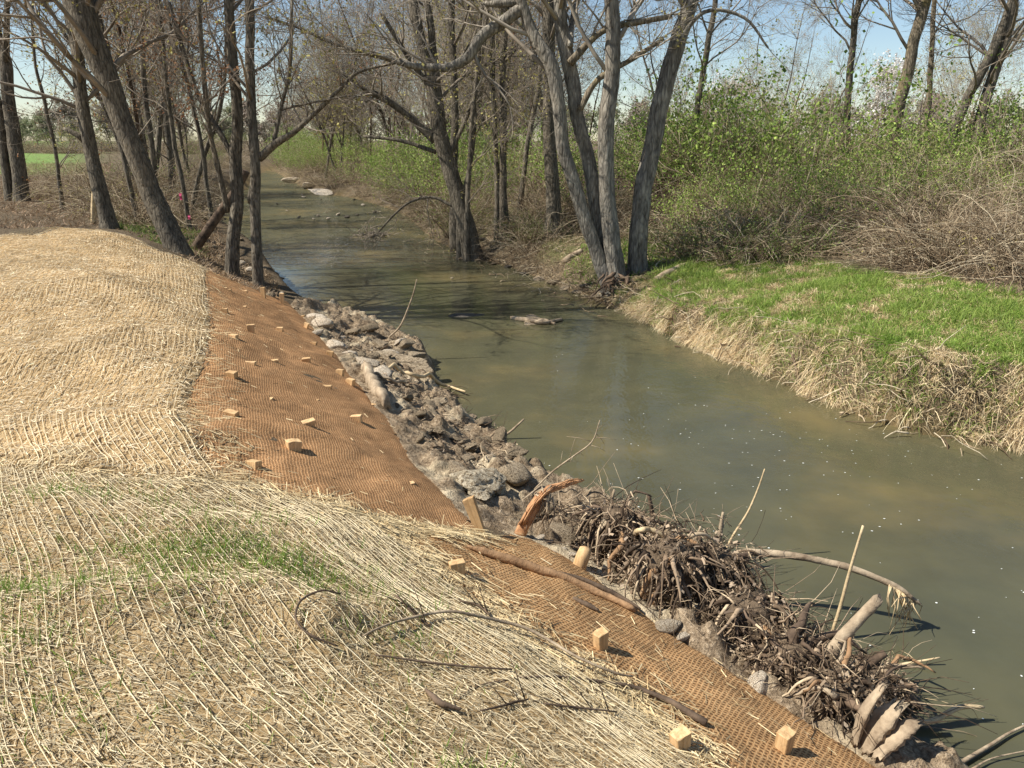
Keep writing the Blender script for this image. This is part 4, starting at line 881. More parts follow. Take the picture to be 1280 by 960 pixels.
P = np.array([atz(640, 398, .0), atz(660, 400, .05), atz(680, 403, .05), atz(703, 399, .03)]); T = Tubes(); T.add(smooth_line(P, 5), np.linspace(.05, .03, 16), 7, rough=.3); T.add(smooth_line(np.array([atz(668, 404, 0), atz(680, 400, .06), atz(694, 405, .02)]), 5), np.linspace(.04, .02, 11), 7, rough=.3)
thing('driftwood', P[0], 'small driftwood piece stranded in midstream', 'driftwood', None, T.build('driftwood', MT['drift'], origin=P[0]))
stick([(706, 330), (716, 323), (727, 317)], [9, 9, 7], 'drift', 'short grey log lying on the right bank left of the four-stemmed tree', 'log', 'log', side=8)
stick([(820, 352), (845, 340), (872, 326)], [8, 9, 5], 'drift', 'grey fallen log on the right bank beside the four-stemmed tree', 'log', 'log', side=8)
stick([(985, 478), (1005, 490), (1030, 492)], [2.5, 3, 2], 'drift_dark', 'thin dark stick dipping into the water from the right bank', lift=.1)

# ------------------------------------------------------------------ trees
MINR = [.0032]
def grow(T, p, d, L, r, lev, rg, tips, wob=.16, trop=.05, nch=(0, 4, 5, 6, 7), spread=.75):
    n = (3, 4, 5, 6, 8)[min(lev, 4)]; P = [np.array(p, float)]; d = np.array(d, float); d /= np.linalg.norm(d)+1e-9; dd = [d]
    for _ in range(n):
        d = d+np.array([rg.gauss(0, wob), rg.gauss(0, wob), rg.gauss(0, wob)+trop]); d /= np.linalg.norm(d); P.append(P[-1]+d*(L/n)); dd.append(d)
    P = np.array(P); T.add(P, np.linspace(r, max(r*.3, MINR[0]), n+1), (3, 3, 4, 6, 8)[min(lev, 4)])
    if lev == 0: tips.append(P[-1]); tips.append(P[-2]); return
    for c in range(nch[lev]):
        t = rg.uniform(.25, 1.); i = min(n-1, int(t*n)); f = t*n-i; q = P[i]*(1-f)+P[i+1]*f; dv = dd[i]
        a = np.cross(dv, np.array([rg.gauss(0, 1), rg.gauss(0, 1), rg.gauss(0, 1)])); a /= np.linalg.norm(a)+1e-9
        sp_ = rg.uniform(.6, 1.3)*spread; grow(T, q, dv+a*sp_*1.1, L*rg.uniform(.4, .65), r*rg.uniform(.4, .6)*(1-.4*t), lev-1, rg, tips, wob, trop, nch, spread)
def buds(tips, origin, ca, cb, size, per, spread, mat='leaf'):
    tp = np.array(tips)+NR.normal(size=(len(tips), 3))*spread*.3; tp = np.repeat(tp, per, axis=0); n = len(tp); tp = tp+NR.normal(size=(n, 3))*spread
    return strips('leaves', tp, NR.normal(size=(n, 3)), NR.uniform(.5, 1.3, n)*size, NR.uniform(.4, .9, n)*size, MT[mat], cols(n, ca, cb, .15), origin=origin)
CANE = [s3(118, 100, 78)[:3], s3(144, 124, 98)[:3], s3(176, 156, 126)[:3], s3(92, 76, 58)[:3], s3(196, 180, 150)[:3]]
BUDY = (s3(142, 130, 72), s3(184, 174, 108)); BUDR = (s3(138, 96, 70), s3(184, 140, 96)); LGRN = (s3(100, 126, 52), s3(156, 176, 84))
def traced(Y, stems, label, mat='bark_dark', limbs=(), limbsY=None, crown=10, lev=3, bud=BUDY, budn=.35, seed=1, start=.35, ext=5., clen=3.2, name='bare_tree', base=True, twig='twig', spread=.8, rootw=1.7, stubs=()):
    """stems: list of [(u,v,wpx)...] from base to top at depth Y"""
    rg = random.Random(seed); b = atY(stems[0][0][0], stems[0][0][1], Y); b[2] = gz(b[0], b[1])-.05
    root = thing(name, b, label, 'tree'); CR = Tubes(); tips = []
    for si, S in enumerate(stems):
        yo = Y if not isinstance(S[0], (int, float)) else S[0]
        if isinstance(S[0], (int, float)): S = S[1:]
        P = np.array([atY(u, v, yo) for u, v, _ in S]); rad = np.array([q[2] for q in S])/2/FOC*yo/CP*.90
        P0 = P[0].copy(); g0 = max(gz(P0[0], P0[1]), -.1)
        if base and (si == 0 or P0[2]-g0 < .8): P0[2] = g0-.15; P = np.vstack([P0, P]); rad = np.append(rad[0]*rootw, rad)
        d = P[-1]-P[-2]; d = d/np.linalg.norm(d)+np.array([0, 0, .15]); d /= np.linalg.norm(d)
        top = P[-1]; rt = rad[-1]
        if ext > 0:
            ne = 3; 
            for k in range(1, ne+1): P = np.vstack([P, top+d*ext*k/ne+np.array([rg.gauss(0, .12), rg.gauss(0, .12), 0])]); rad = np.append(rad, rt*(1-.75*k/ne))
        Q = smooth_line(np.column_stack([P, rad]), 6); C = Q[:, :3]; C += np.stack([fbm(C[:, 2]*1.3+seed+si*7, C[:, 2]*0, 2, 5), fbm(C[:, 2]*1.3+seed*3, C[:, 2]*0, 2, 9), C[:, 2]*0], 1)*.05*min(1, Y/10)
        rr = np.abs(Q[:, 3])+.004; T = Tubes(); T.add(C, rr, 14 if rr.max() > .07 else 7, rough=.09)
        link('trunk', T.build('trunk', MT[mat], origin=b, seed=seed+si), root)
        nb = max(2, int(crown/len(stems))); n = len(C)
        for c in range(nb):
            t = rg.uniform(start, 1.0); i = min(n-2, int(t*n)); dv = C[i+1]-C[i]; dv /= np.linalg.norm(dv)+1e-9; th = rg.uniform(0, 6.3)
            a = np.array([math.cos(th), math.sin(th), .25]); grow(CR, C[i], dv*.55+a*spread, clen*rg.uniform(.5, 1.1), min(.05, rr[i]*.35), lev, rg, tips)
    for L in limbs:
        P = np.array([atY(u, v, Y+(k*.0)) for k, (u, v, _) in enumerate(L)]); rad = np.array([q[2] for q in L])/2/FOC*Y/CP
        Q = smooth_line(np.column_stack([P, rad]), 5); C = Q[:, :3]; C[:, 1] += np.linspace(0, rg.uniform(-.8, .8), len(C)); rr = np.abs(Q[:, 3])+.003; T = Tubes(); T.add(C, rr, 9, rough=.12); link('limb', T.build('limb', MT[mat], origin=b), root)
        for c in range(len(C)//3):
            i = rg.randrange(len(C)//4, len(C)-1); dv = C[i+1]-C[i]; dv /= np.linalg.norm(dv)+1e-9; a = np.array([rg.gauss(0, .6), rg.gauss(0, .6), rg.gauss(.2, .6)])
            grow(CR, C[i], dv+a, rg.uniform(.6, 1.6), max(.006, rr[i]*.4), 2, rg, tips)
    for L in stubs:
        P = np.array([atY(u, v, Y) for u, v, _ in L]); rad = np.array([q[2] for q in L])/2/FOC*Y/CP; T = Tubes(); T.add(P, rad, 8, rough=.2); link('broken_limb', T.build('broken_limb', MT[mat], origin=b), root)
    cr = link('crown', CR.build('crown', MT[twig], origin=b), root)
    if bud and budn > 0:
        tp = [t for t in tips if rg.random() < budn]
        if tp: link('leaves', buds(tp, b, bud[0], bud[1], .045, 4, .06), cr, kind='stuff')
    return root
traced(23, [[(28, 247, 20), (20, 192, 17), (12, 137, 15), (7, 79, 14), (0, 50, 8)], [(13, 244, 12), (5, 192, 10), (0, 148, 9), (-14, 80, 8)]], 'double-stemmed dark tree cut by the left edge of the photo', seed=2, limbs=[[(7, 79, 9), (14, 62, 8), (22, 34, 6), (29, 0, 5)]], crown=8, budn=.1)
traced(21, [[(76, 247, 5), (69, 192, 4), (57, 130, 4), (45, 82, 3), (41, 20, 3)]], 'slender sapling between the left edge tree and the dark leaning pair', seed=3, crown=8, start=.2, clen=1.8, ext=2, name='sapling', budn=.1)
traced(17, [[(136, 278, 22), (124, 234, 18), (113, 179, 16), (103, 130, 15), (98, 69, 14), (90, 20, 13), (86, -20, 12)]], 'straight dark tree with a broken side stub, left of the thick leaning trunk', seed=4, crown=16, stubs=[[(106, 176, 7), (96, 168, 6), (86, 163, 5), (79, 160, 3)]], budn=.08)
traced(14.6, [[(222, 312, 32), (199, 261, 27), (179, 213, 25), (158, 162, 25), (137, 103, 26), (113, 41, 32), (100, 0, 34)]], 'thickest leaning dark trunk on the left bank', seed=5, crown=14, start=.45, budn=.2, bud=BUDY, limbs=[[(108, 20, 14), (95, -10, 13)]])
traced(14.5, [[(290, 342, 20), (296, 261, 16), (296, 206, 15), (298, 137, 13), (292, 69, 12), (287, 0, 11)]], 'left one of the two straight trunks at the waterline', seed=6, crown=8, start=.5, ext=7,
       limbs=[[(285, 265, 6), (278, 213, 6), (272, 165, 5), (270, 103, 5), (268, 0, 4)], [(292, 199, 6), (275, 168, 6), (261, 148, 6), (240, 110, 5), (222, 60, 5), (203, 0, 4)]], bud=BUDR, budn=.2)
traced(14.2, [[(325, 357, 16), (320, 300, 13), (320, 240, 13), (320, 192, 12), (316, 137, 11), (313, 69, 11), (311, 0, 10)]], 'right one of the two straight trunks at the waterline, with torn orange bark', seed=7, crown=8, start=.5, ext=7,
       limbs=[[(324, 198, 9), (347, 179, 8), (371, 165, 6), (399, 141, 5), (426, 117, 4), (454, 93, 3), (502, 82, 2)], [(342, 180, 5), (351, 137, 4), (363, 86, 4), (366, 0, 3)], [(351, 137, 2.5), (390, 130, 2), (440, 122, 1.5)]], stubs=[[(314, 250, 8), (313, 236, 3)]], budn=.15)
traced(22.3, [[(591, 321, 30), (577, 261, 22), (557, 193, 20), (545, 144, 18), (536, 89, 14), (526, 52, 13), (516, 0, 12)], [(574, 320, 9), (574, 280, 7), (577, 261, 6)], [(553, 160, 10), (546, 100, 10), (540, 60, 9), (533, 0, 8)]],
       'dark tree leaning left at the right waterline, downstream of the four-stemmed tree', seed=8, crown=16, start=.4, mat='bark_dark', budn=.15,
       limbs=[[(545, 175, 12), (516, 148, 9), (488, 127, 8), (461, 113, 6), (426, 89, 4)], [(567, 258, 4), (540, 247, 3), (512, 253, 2.6), (490, 270, 2.2), (468, 294, 1.8)], [(545, 190, 5), (500, 176, 4), (450, 170, 3)], [(538, 110, 6), (510, 70, 5), (480, 20, 4)], [(560, 200, 5), (590, 130, 4), (605, 60, 4), (612, 0, 3)]])
p = atY(465, 294, 22.3); c_ = p; T = Tubes(WOODC); rg = random.Random(77)
for _ in range(90): T.add(wander(p+np.array([rg.gauss(0, .25), rg.gauss(0, .1), rg.gauss(0, .07)]), (rg.gauss(0, 1), rg.gauss(0, .5), rg.gauss(0, .3)), rg.uniform(.2, .6), 4, .3, 0, rg), np.linspace(.012, .004, 5), 4)
thing('debris_clump', p, 'dark clump of flood debris caught on the drooping limb over the middle stream', 'debris', None, T.build('debris_clump', MT['twig'], origin=p))
F8 = 16.5
four = traced(F8, [[(768, 372, 30), (750, 325, 20), (735, 283, 19), (720, 233, 18), (704, 183, 17), (697, 125, 17), (689, 83, 18), (668, 46, 15), (650, 0, 13)],
       [16.75, (768, 360, 26), (756, 308, 20), (747, 267, 20), (739, 217, 18), (727, 167, 17), (716, 108, 18), (704, 46, 17), (700, 0, 15)],
       [16.4, (776, 372, 32), (772, 345, 24), (764, 292, 21), (759, 233, 19), (758, 167, 19), (764, 108, 19), (765, 50, 17), (764, 0, 16)],
       [16.8, (798, 352, 31), (797, 300, 24), (804, 233, 23), (818, 167, 22), (831, 108, 21), (847, 50, 20), (862, 0, 18)]],
       'large grey tree with four diverging stems at the corner of the right bank', 'bark_grey', seed=9, crown=18, start=.55, ext=8, clen=4, budn=.08, twig='twig_grey',
       limbs=[[(655, 10, 14), (646, 14, 13), (626, 29, 13), (602, 45, 12), (584, 72, 11), (560, 84, 9), (543, 84, 8), (516, 82, 7), (481, 72, 6), (454, 65, 5), (426, 58, 4), (392, 43, 3), (371, 34, 2.5), (333, 21, 2)],
              [(712, 79, 9), (735, 54, 7), (756, 38, 6), (793, 29, 6), (839, 21, 5)], [(725, 137, 7), (747, 100, 6), (789, 75, 5), (827, 50, 4)], [(713, 58, 7), (716, 30, 6), (722, 0, 6)],
              [(842, 60, 5), (880, 15, 4), (930, 22, 3), (960, 60, 2)]],
       stubs=[[(648, 2, 9), (625, 4, 8), (606, 5, 5)]])
# mossy flank and root mass of the four-stemmed tree
four.children[3].data.materials[0] = MT['bark_moss']; four.children[4].data.materials[0] = MT['bark_moss']
rg = random.Random(3); ob_ = np.array(four.location); S = Tubes()
for i in range(30):
    a = atY(R.uniform(755, 812), R.uniform(340, 362), F8-R.uniform(0, .5)); S.add(wander(a, (rg.gauss(0, .6), -.6, -.6), rg.uniform(.3, .9), 6, .3, -.15, rg), np.linspace(rg.choice([.015, .03, .05]), .006, 7), 6, rough=.2)
link('root', S.build('root', MT['drift_dark'], origin=ob_), four)
stick([(757, 300), (753, 330), (752, 352), (757, 385)], [3, 3, 2.5, 2], 'drift_pale', 'pale dead stick hanging at the foot of the four-stemmed tree', flat=False, Y=[-1.2, -1.2, -1.2, -1.2])
traced(22, [[(693, 268, 20), (688, 200, 16), (687, 167, 16), (687, 83, 15), (685, 12, 14)]], 'dark upright trunk standing behind the four-stemmed tree', seed=11, crown=6, start=.5)
for i, (Y, S, lb) in enumerate([
  (24, [(568, 200, 10), (569, 144, 9), (566, 60, 9), (564, 0, 8)], 'thin straight trunk just behind the left-leaning waterline tree'),
  (23, [(629, 250, 11), (629, 200, 9), (629, 137, 9), (631, 20, 8)], 'straight trunk half way between the leaning and the four-stemmed trees'),
  (23, [(622, 245, 7), (620, 192, 6), (615, 69, 6), (614, 0, 5)], 'thin trunk close on the left of the straight middle trunk'),
  (22, [(584, 270, 6), (588, 192, 6), (595, 103, 5), (604, 0, 5)], 'thin sapling rising right of the waterline tree with a slight lean'),
  (26, [(650, 260, 7), (660, 180, 6), (672, 110, 6), (680, 60, 5)], 'thin bent sapling left of the dark upright trunk'),
  (25, [(868, 160, 8), (877, 103, 7), (886, 45, 7), (894, 0, 6)], 'thin dark trunk just right of the four-stemmed tree, against the sky'),
  (26, [(1056, 180, 9), (1061, 103, 8), (1068, 38, 7), (1074, 0, 7)], 'slim dark trunk in front of the white flowering tree'),
  (25, [(1115, 175, 15), (1131, 103, 14), (1143, 52, 13), (1157, 0, 13)], 'thick mossy trunk right of the white flowering tree'),
  (27, [(1156, 160, 7), (1164, 86, 6), (1167, 0, 5)], 'thin trunk right beside the thick mossy trunk on the right'),
  (24, [(1190, 165, 12), (1197, 148, 12), (1224, 96, 11), (1248, 45, 10)], 'trunk leaning strongly right near the right edge'),
  (24, [(1226, 150, 13), (1240, 100, 12), (1256, 50, 12)], 'second right-leaning trunk at the right edge'),
  (19, [(240, 300, 6), (226, 220, 5), (214, 150, 5), (205, 80, 4)], 'thin dark sapling right of the thickest leaning trunk'),
  (20, [(262, 262, 6), (255, 200, 5), (240, 130, 5), (215, 40, 4)], 'sapling tied with pink tape between the leaning and straight trunks'),
  (19, [(176, 285, 7), (160, 220, 6), (145, 150, 6), (135, 60, 5)], 'thin trunk between the dark stubbed tree and the thickest leaning trunk'),
  (22, [(196, 262, 7), (190, 190, 6), (180, 100, 6), (176, 20, 5)], 'thin upright trunk behind the thickest leaning trunk'),
  (21, [(236, 280, 6), (250, 210, 5), (268, 160, 5), (280, 110, 4)], 'thin sapling leaning right behind the left waterline trunks'),
  (24, [(215, 268, 7), (212, 200, 6), (206, 120, 6), (200, 20, 5)], 'slim trunk seen between the leaning trunk and the reddish saplings')]):
    traced(Y, [S], lb, 'bark_moss' if 'mossy' in lb else 'bark_dark', seed=20+i, crown=(15 if S[0][0] > 840 else 8), lev=3, start=.3, clen=(3.4 if S[0][0] > 840 else 2.6), ext=4, name='sapling' if S[0][2] < 8 else 'bare_tree', budn=.16 if S[0][0] < 300 else (0 if S[0][0] > 840 else .12), bud=BUDR if S[0][0] < 300 else BUDY)
stick([(243, 312), (258, 290), (276, 264), (296, 236), (308, 214)], [11, 11, 10, 9, 8], 'drift_dark', 'dark dead log leaning up against the two straight waterline trunks', 'log', 'log', flat=False, side=9)
stick([(117, 280), (117, 255), (118, 228)], [5, 5, 3], 'drift_pale', 'pale broken snag at the foot of the dark stubbed tree', 'snag', 'broken_snag', flat=False)
for (u, v, h_, lb) in ((225, 241, 12, 'bright pink tape strip tied to a sapling'), (236, 269, 7, 'small pink tape tied low on a branch near the stones')):
    p = atY(u, v, 15.5); n = 7; V = []
    for i in range(n): V += [(-.022, .01*math.sin(i*1.7), -i*h_/n/80), (.022, .015*math.cos(i*1.3), -i*h_/n/80-.01)]
    V = V+[(a, b+.012, c) for a, b, c in V]; F = [[2*i, 2*i+1, 2*i+3, 2*i+2] for i in range(n-1)]+[[2*n+2*i, 2*n+2*i+2, 2*n+2*i+3, 2*n+2*i+1] for i in range(n-1)]
    thing('marker_ribbon', p, lb, 'ribbon', None, mesh('marker_ribbon', V, [F], MT['pink']))

# ---- woodland prototypes
def proto_tree(i, h, r, bud, budn, name='woodland_tree', mat='bark_dark', nb=16, lev=3, tsz=.07, twig='twig'):
    rg = random.Random(200+i); root = thing(name, (0, -60, -50), 'x', 'tree'); CR = Tubes(); tips = []; T = Tubes()
    C = wander((0, 0, -.3), (rg.gauss(0, .12), rg.gauss(0, .12), 1), h, 14, .06, .03, rg); rr = np.linspace(r, r*.15, 15); rr[0] *= 1.3; T.add(C, rr, 8, rough=.08)
    if rg.random() < .6: T.add(wander(C[4], (rg.choice([-.5, .5]), rg.gauss(0, .3), 1), h*.55, 14, .07, .05, rg), np.linspace(r*.6, r*.1, 15), 7, rough=.08)
    link('trunk', T.build('trunk', MT[mat]), root)
    for c in range(nb):
        t = rg.uniform(.25, .98); i_ = int(t*14); th = rg.uniform(0, 6.3); grow(CR, C[i_], (math.cos(th), math.sin(th), rg.uniform(.4, 1.2)), h*rg.uniform(.15, .34)*(1.2-.5*t), max(.012, rr[i_]*.4), lev, rg, tips)
    cr = link('crown', CR.build('crown', MT[twig]), root)
    tp = [t for t in tips if rg.random() < budn]
    if tp: link('leaves', buds(tp, (0, 0, 0), bud[0], bud[1], tsz, 3, .1), cr, kind='stuff')
    return root
MINR[0] = .0042
PT = [proto_tree(0, 13, .09, BUDY, .06, nb=20), proto_tree(1, 11, .07, BUDY, .08, nb=20, mat='bark_brown', twig='twig_grey'), proto_tree(2, 14, .11, BUDR, .03, nb=20), proto_tree(3, 9, .05, BUDY, .08, nb=20, twig='twig_grey'), proto_tree(4, 12, .08, BUDR, .05, nb=20, mat='bark_brown'), proto_tree(5, 8, .055, BUDY, .12, nb=22)]
MINR[0] = .03
FT = [proto_tree(30+i, 11, .2, ((s3(146, 138, 120), s3(180, 172, 150)), (s3(138, 142, 110), s3(170, 172, 132)), (s3(150, 134, 118), s3(182, 166, 148)))[i], 1., tsz=.28, nb=22, lev=2) for i in range(3)]
MINR[0] = .0035
USED = {}
def put(P_, x, y, s, label, group, zs=1.):
    z = float(H([[x, y]])[0]); rz = R.uniform(0, 6.3)
    sc_ = (s, s, s*zs)
    if id(P_) not in USED:
        USED[id(P_)] = 1; P_.location = (x, y, z); P_.rotation_euler = (0, 0, rz); P_.scale = sc_; P_['label'] = label; P_['group'] = group; return P_
    return tree_copy(P_, (x, y, z), rz, sc_, label, group)
def ok_land(x, y, m=.8):
    return (not inpoly(np.array([[x, y]]), STREAM)[0]) and min(seg_dist(np.array([[x, y]]), Lp)[0], seg_dist(np.array([[x, y]]), Rp)[0]) > m
def band(n, f, protos, label, group, smin=.8, smax=1.2, m=.8):
    c = 0; tries = 0
    while c < n and tries < n*30:
        tries += 1; x, y = f()
        if not ok_land(x, y, m): continue
        put(R.choice(protos), x, y, R.uniform(smin, smax), label, group); c += 1
def uv_pt(u0, u1, y0, y1):
    def f():
        y = y0+(y1-y0)*R.random()**.8; u = R.uniform(u0, u1); return (u-640)/FOC*y*.945, y
    return f
band(15, uv_pt(140, 310, 24, 60), PT, 'bare woodland tree deep in the left bank wood', 'bare trees in the left bank wood', m=1.2)
band(60, uv_pt(395, 700, 26, 75), PT, 'bare woodland tree among the dense right bank wood', 'bare trees in the right bank wood', m=1.)
band(8, uv_pt(330, 430, 60, 110), PT, 'bare tree at the far bend of the stream', 'bare trees at the far bend')
band(9, uv_pt(700, 1000, 35, 70), PT[1:4], 'thin bare tree rising beyond the green thicket', 'thin bare trees beyond the thicket', .6, .9)
band(7, uv_pt(1000, 1290, 35, 60), PT[1:4], 'bare tree beyond the brambles on the right', 'bare trees beyond the brambles', .6, .9)
band(70, uv_pt(-60, 420, 125, 175), FT, 'bare tree in the distant line beyond the field', 'distant trees beyond the field', .45, .75, 5)
band(70, uv_pt(400, 1330, 90, 150), FT, 'bare tree in the distant line behind the right bank', 'distant trees behind the right bank', .5, .75, 5)

# ---- shrubs
def proto_shrub(i, h, rad, nst, leaf, nleaf, name='leafy_shrub', lsz=.07, chaos=.16, frac=.3, per=9, sp=.13):
    rg = random.Random(400+i); root = thing(name, (0, -60, -50), 'x', 'shrub'); T = Tubes(CANE); tips = []
    for _ in range(nst):
        th = rg.uniform(0, 6.3); q = rad*.4*math.sqrt(rg.random()); st = (q*math.cos(th), q*math.sin(th), -.1); out = rg.uniform(.1, .7)
        grow(T, st, (out*math.cos(th)+rg.gauss(0, .2), out*math.sin(th)+rg.gauss(0, .2), 1), h*rg.uniform(.5, .8), rg.uniform(.008, .022), 2, rg, tips, chaos, .02, (0, 4, 5), .7)
    link('stem', T.build('stem', MT['piece'], True), root)
    cs = [t for t in tips if t[2] > h*.3 and rg.random() < frac*(.4+.9*t[2]/h)]; n = max(1, min(len(cs), nleaf//per)); cs = rg.sample(cs, n)
    link('leaves', buds(cs, (0, 0, 0), leaf[0], leaf[1], lsz, per, sp), root, kind='stuff'); return root
def proto_cane(i, h, rad, n, nl=0, leaf=None):
    rg = random.Random(500+i); root = thing('bramble_bush', (0, -60, -50), 'x', 'shrub'); T = Tubes(CANE); tips = []
    for _ in range(n):
        th = rg.uniform(0, 6.3); q = rad*.6*math.sqrt(rg.random()); ph = th+rg.gauss(0, 1.2); up = rg.uniform(.5, 2.2)
        P = wander((q*math.cos(th), q*math.sin(th), -.05), (math.cos(ph), math.sin(ph), up), h*rg.uniform(.9, 2.1), 11, .17, -.14*h/1.5, rg); P[:, 2] = np.maximum(P[:, 2], .02)
        r0 = rg.choice([.004, .006, .008, .012]); T.add(P, np.linspace(r0, .003, 12), 4)
        for _ in range(rg.randint(2, 6)):
            k = rg.randrange(2, 11); Q = wander(P[k], (rg.gauss(0, 1), rg.gauss(0, 1), rg.gauss(.2, .7)), rg.uniform(.12, .6), 4, .3, -.03, rg); T.add(Q, np.linspace(r0*.5, .002, 5), 3); tips.append(Q[-1])
    link('stem', T.build('stem', MT['piece'], True), root)
    if nl: link('leaves', buds(rg.sample(tips, min(nl, len(tips))), (0, 0, 0), leaf[0], leaf[1], .035, 6, .07), root, kind='stuff')
    return root
GS = [proto_shrub(0, 3.2, 2., 16, LGRN, 6400, lsz=.056, frac=.45), proto_shrub(1, 2.8, 2.2, 16, (s3(118, 140, 58), s3(172, 188, 96)), 6000, lsz=.056, frac=.45), proto_shrub(2, 3.4, 2., 18, (s3(92, 116, 50), s3(142, 160, 80)), 4400, frac=.3, lsz=.055), proto_shrub(3, 2.6, 1.8, 18, (s3(112, 130, 60), s3(160, 172, 92)), 1200, frac=.12, lsz=.05)]
BS = [proto_cane(0, 1.5, 1.7, 150), proto_cane(1, 1.2, 1.8, 150, 60, BUDY), proto_cane(2, 2.0, 1.4, 110, 90, BUDY), proto_cane(3, .8, 1.2, 120, 330, (s3(92, 108, 52), s3(132, 142, 78)))]
def pos(u, y): return (u-640)/FOC*y*.945, y
band(10, uv_pt(840, 990, 21, 26), GS[:3], 'leafy green shrub in the taller left part of the right bank thicket', 'green shrubs of the right bank thicket', .9, 1.5)
band(20, uv_pt(960, 1330, 20.5, 26), GS[:3], 'leafy green shrub in the lower right part of the right bank thicket', 'green shrubs of the right bank thicket', .65, 1.2)
band(9, uv_pt(850, 1330, 19.5, 21.5), GS[1:], 'half-leafed shrub at the front of the right bank thicket', 'green shrubs of the right bank thicket', .5, .72)
band(14, uv_pt(600, 880, 24, 34), GS, 'green shrub behind the four-stemmed tree', 'green shrubs behind the four-stemmed tree', .8, 1.05)
band(18, uv_pt(430, 640, 30, 55), GS, 'green shrub overhanging the right side of the middle stream', 'green shrubs along the middle stream', .7, 1.1, .6)
band(22, uv_pt(330, 450, 50, 110), GS, 'green shrub at the far bend of the stream', 'green shrubs at the far bend', .9, 1.4, .5)
band(15, uv_pt(850, 1330, 17.6, 20), GS, 'small budding shrub mixed into the bramble band', 'green shrubs of the right bank thicket', .45, .75)
band(17, uv_pt(890, 1330, 17.6, 21), BS[:3], 'tangled leafless bramble bush at the foot of the thicket', 'brambles at the foot of the thicket', .8, 1.15)
band(14, uv_pt(1140, 1420, 12.6, 17), BS[:3], 'leafless bramble bush beside the grass at the right edge', 'brambles at the foot of the thicket', .7, 1.)
band(7, uv_pt(880, 1020, 16.6, 18), [BS[3]], 'low olive-green bush at the back of the grass patch', 'low olive bushes at the back of the grass', .8, 1.1)
band(26, uv_pt(590, 860, 19.2, 27), BS[2:]+[BS[0]], 'thin leafless brush under the trees of the right bank', 'brush under the right bank trees', .5, .8, .7)
band(22, uv_pt(110, 300, 17, 30), BS, 'leafless brush under the left bank trees', 'brush under the left bank trees', .5, .9, .7)
band(12, uv_pt(20, 120, 24, 40), [BS[0], BS[2]], 'dry brown brush in front of the far field', 'dry brush before the field', .4, .6)
band(22, uv_pt(440, 600, 24, 45), BS, 'leafless brush along the right side of the middle stream', 'brush along the middle stream', .6, 1.1, .6)
band(70, uv_pt(-60, 400, 112, 150), [GS[3], BS[2], BS[0]], 'distant hedge bush beyond the field', 'distant hedge beyond the field', 1., 1.5)
band(40, uv_pt(380, 1330, 50, 90), [GS[3], BS[2], BS[0]], 'bush in the scrub far behind the right bank', 'far scrub behind the right bank', .8, 1.1)
def along(line, y0, y1, d0, d1, sgn):
    def f():
        while True:
            i = R.randrange(len(line)-1); p = line[i]+(line[i+1]-line[i])*R.random()
            if y0 < p[1] < y1 and R.random() < np.hypot(*(line[i+1]-line[i]))/4: return p[0]+sgn*R.uniform(d0, d1), p[1]
    return f
band(52, along(Rp, 25, 115, .35, 2.2, 1), GS+[BS[1], BS[2]], 'bush right at the waterline of the far right bank', 'bushes at the far waterline', .5, .9, .3)
band(26, along(Lp, 24, 115, .8, 3.5, -1), [GS[3], BS[0], BS[1], BS[2]], 'brush at the waterline of the far left bank', 'brush at the far left waterline', .5, .8, .5)
# ---- white flowering trees
WF_ = (s3(214, 208, 198), s3(244, 240, 230))
pw = proto_tree(60, 7.5, .18, WF_, 1., 'flowering_tree', nb=34, lev=2, tsz=.13, mat='bark_brown', twig='twig_grey')
for ch in pw.children:
    pass
x, y = pos(1092, 62); put(pw, x, y, 1.02, 'white flowering tree behind the slim dark trunk', 'white flowering trees'); 
x, y = pos(900, 66); r_ = put(pw, x, y, .9, 'white flowering tree showing faintly above the thicket right of the four-stemmed tree', 'white flowering trees')

# ------------------------------------------------------------------ grass on the right bank
def blades(name, P, L, W, ca, cb, lean, bend, label, cat='grass', mat='grass', up=1., off=0., parent=None):
    n = len(P); D = NR.normal(size=(n, 3))*lean; D[:, 2] += up; z = H(P)+off
    link(name, strips(name, np.column_stack([P, z]), D, L, W, MT[mat], cols(n, ca, cb, .15), bend=bend, segs=3, taper=True), parent, kind='stuff', label=label, category=cat)
LIP = smooth_line(hits([(772, 378), (850, 405), (940, 436), (1050, 462), (1150, 474), (1290, 480), (1500, 500)])[:, :2], 8)
P = np.vstack([sample_poly(GRASSP, 56000), near_line(LIP, 12000, .2)+np.array([.08, .1])]); P = P[~inpoly(P, STREAM)]; dens = fbm(P[:, 0]*1.6, P[:, 1]*1.6, 4, 91); P = P[dens+NR.normal(size=len(P))*.07 > -.07]; n = len(P); hh = .7+2.2*np.clip(fbm(P[:, 0]*2.5, P[:, 1]*2.5, 3, 92)+.25, 0, .8)
blades('grass', P, NR.uniform(.07, .24, n)*hh, NR.uniform(.006, .012, n), s3(98, 124, 46), s3(172, 188, 96), .4, .5, 'lush green grass on top of the right bank')
P = sample_poly(GRASSP, 48000); n = len(P); blades('dry_grass', P, NR.uniform(.08, .25, n), NR.uniform(.004, .009, n), s3(150, 124, 84), s3(212, 188, 142), .8, .6, 'dry tan grass mixed into the right bank grass', 'dry grass', 'straw', .35)
P = near_line(LIP, 76000, .10)+np.array([[-.45, -.75]])*(NR.random((76000, 1))**1.4*1.15)+np.array([-.02, -.06]); P = P[~inpoly(P, STREAM)]; cn = fbm(P[:, 0]*2.2, P[:, 1]*2.2, 3, 95); P = P[cn+NR.normal(size=len(P))*.06 > -.13]; n = len(P)
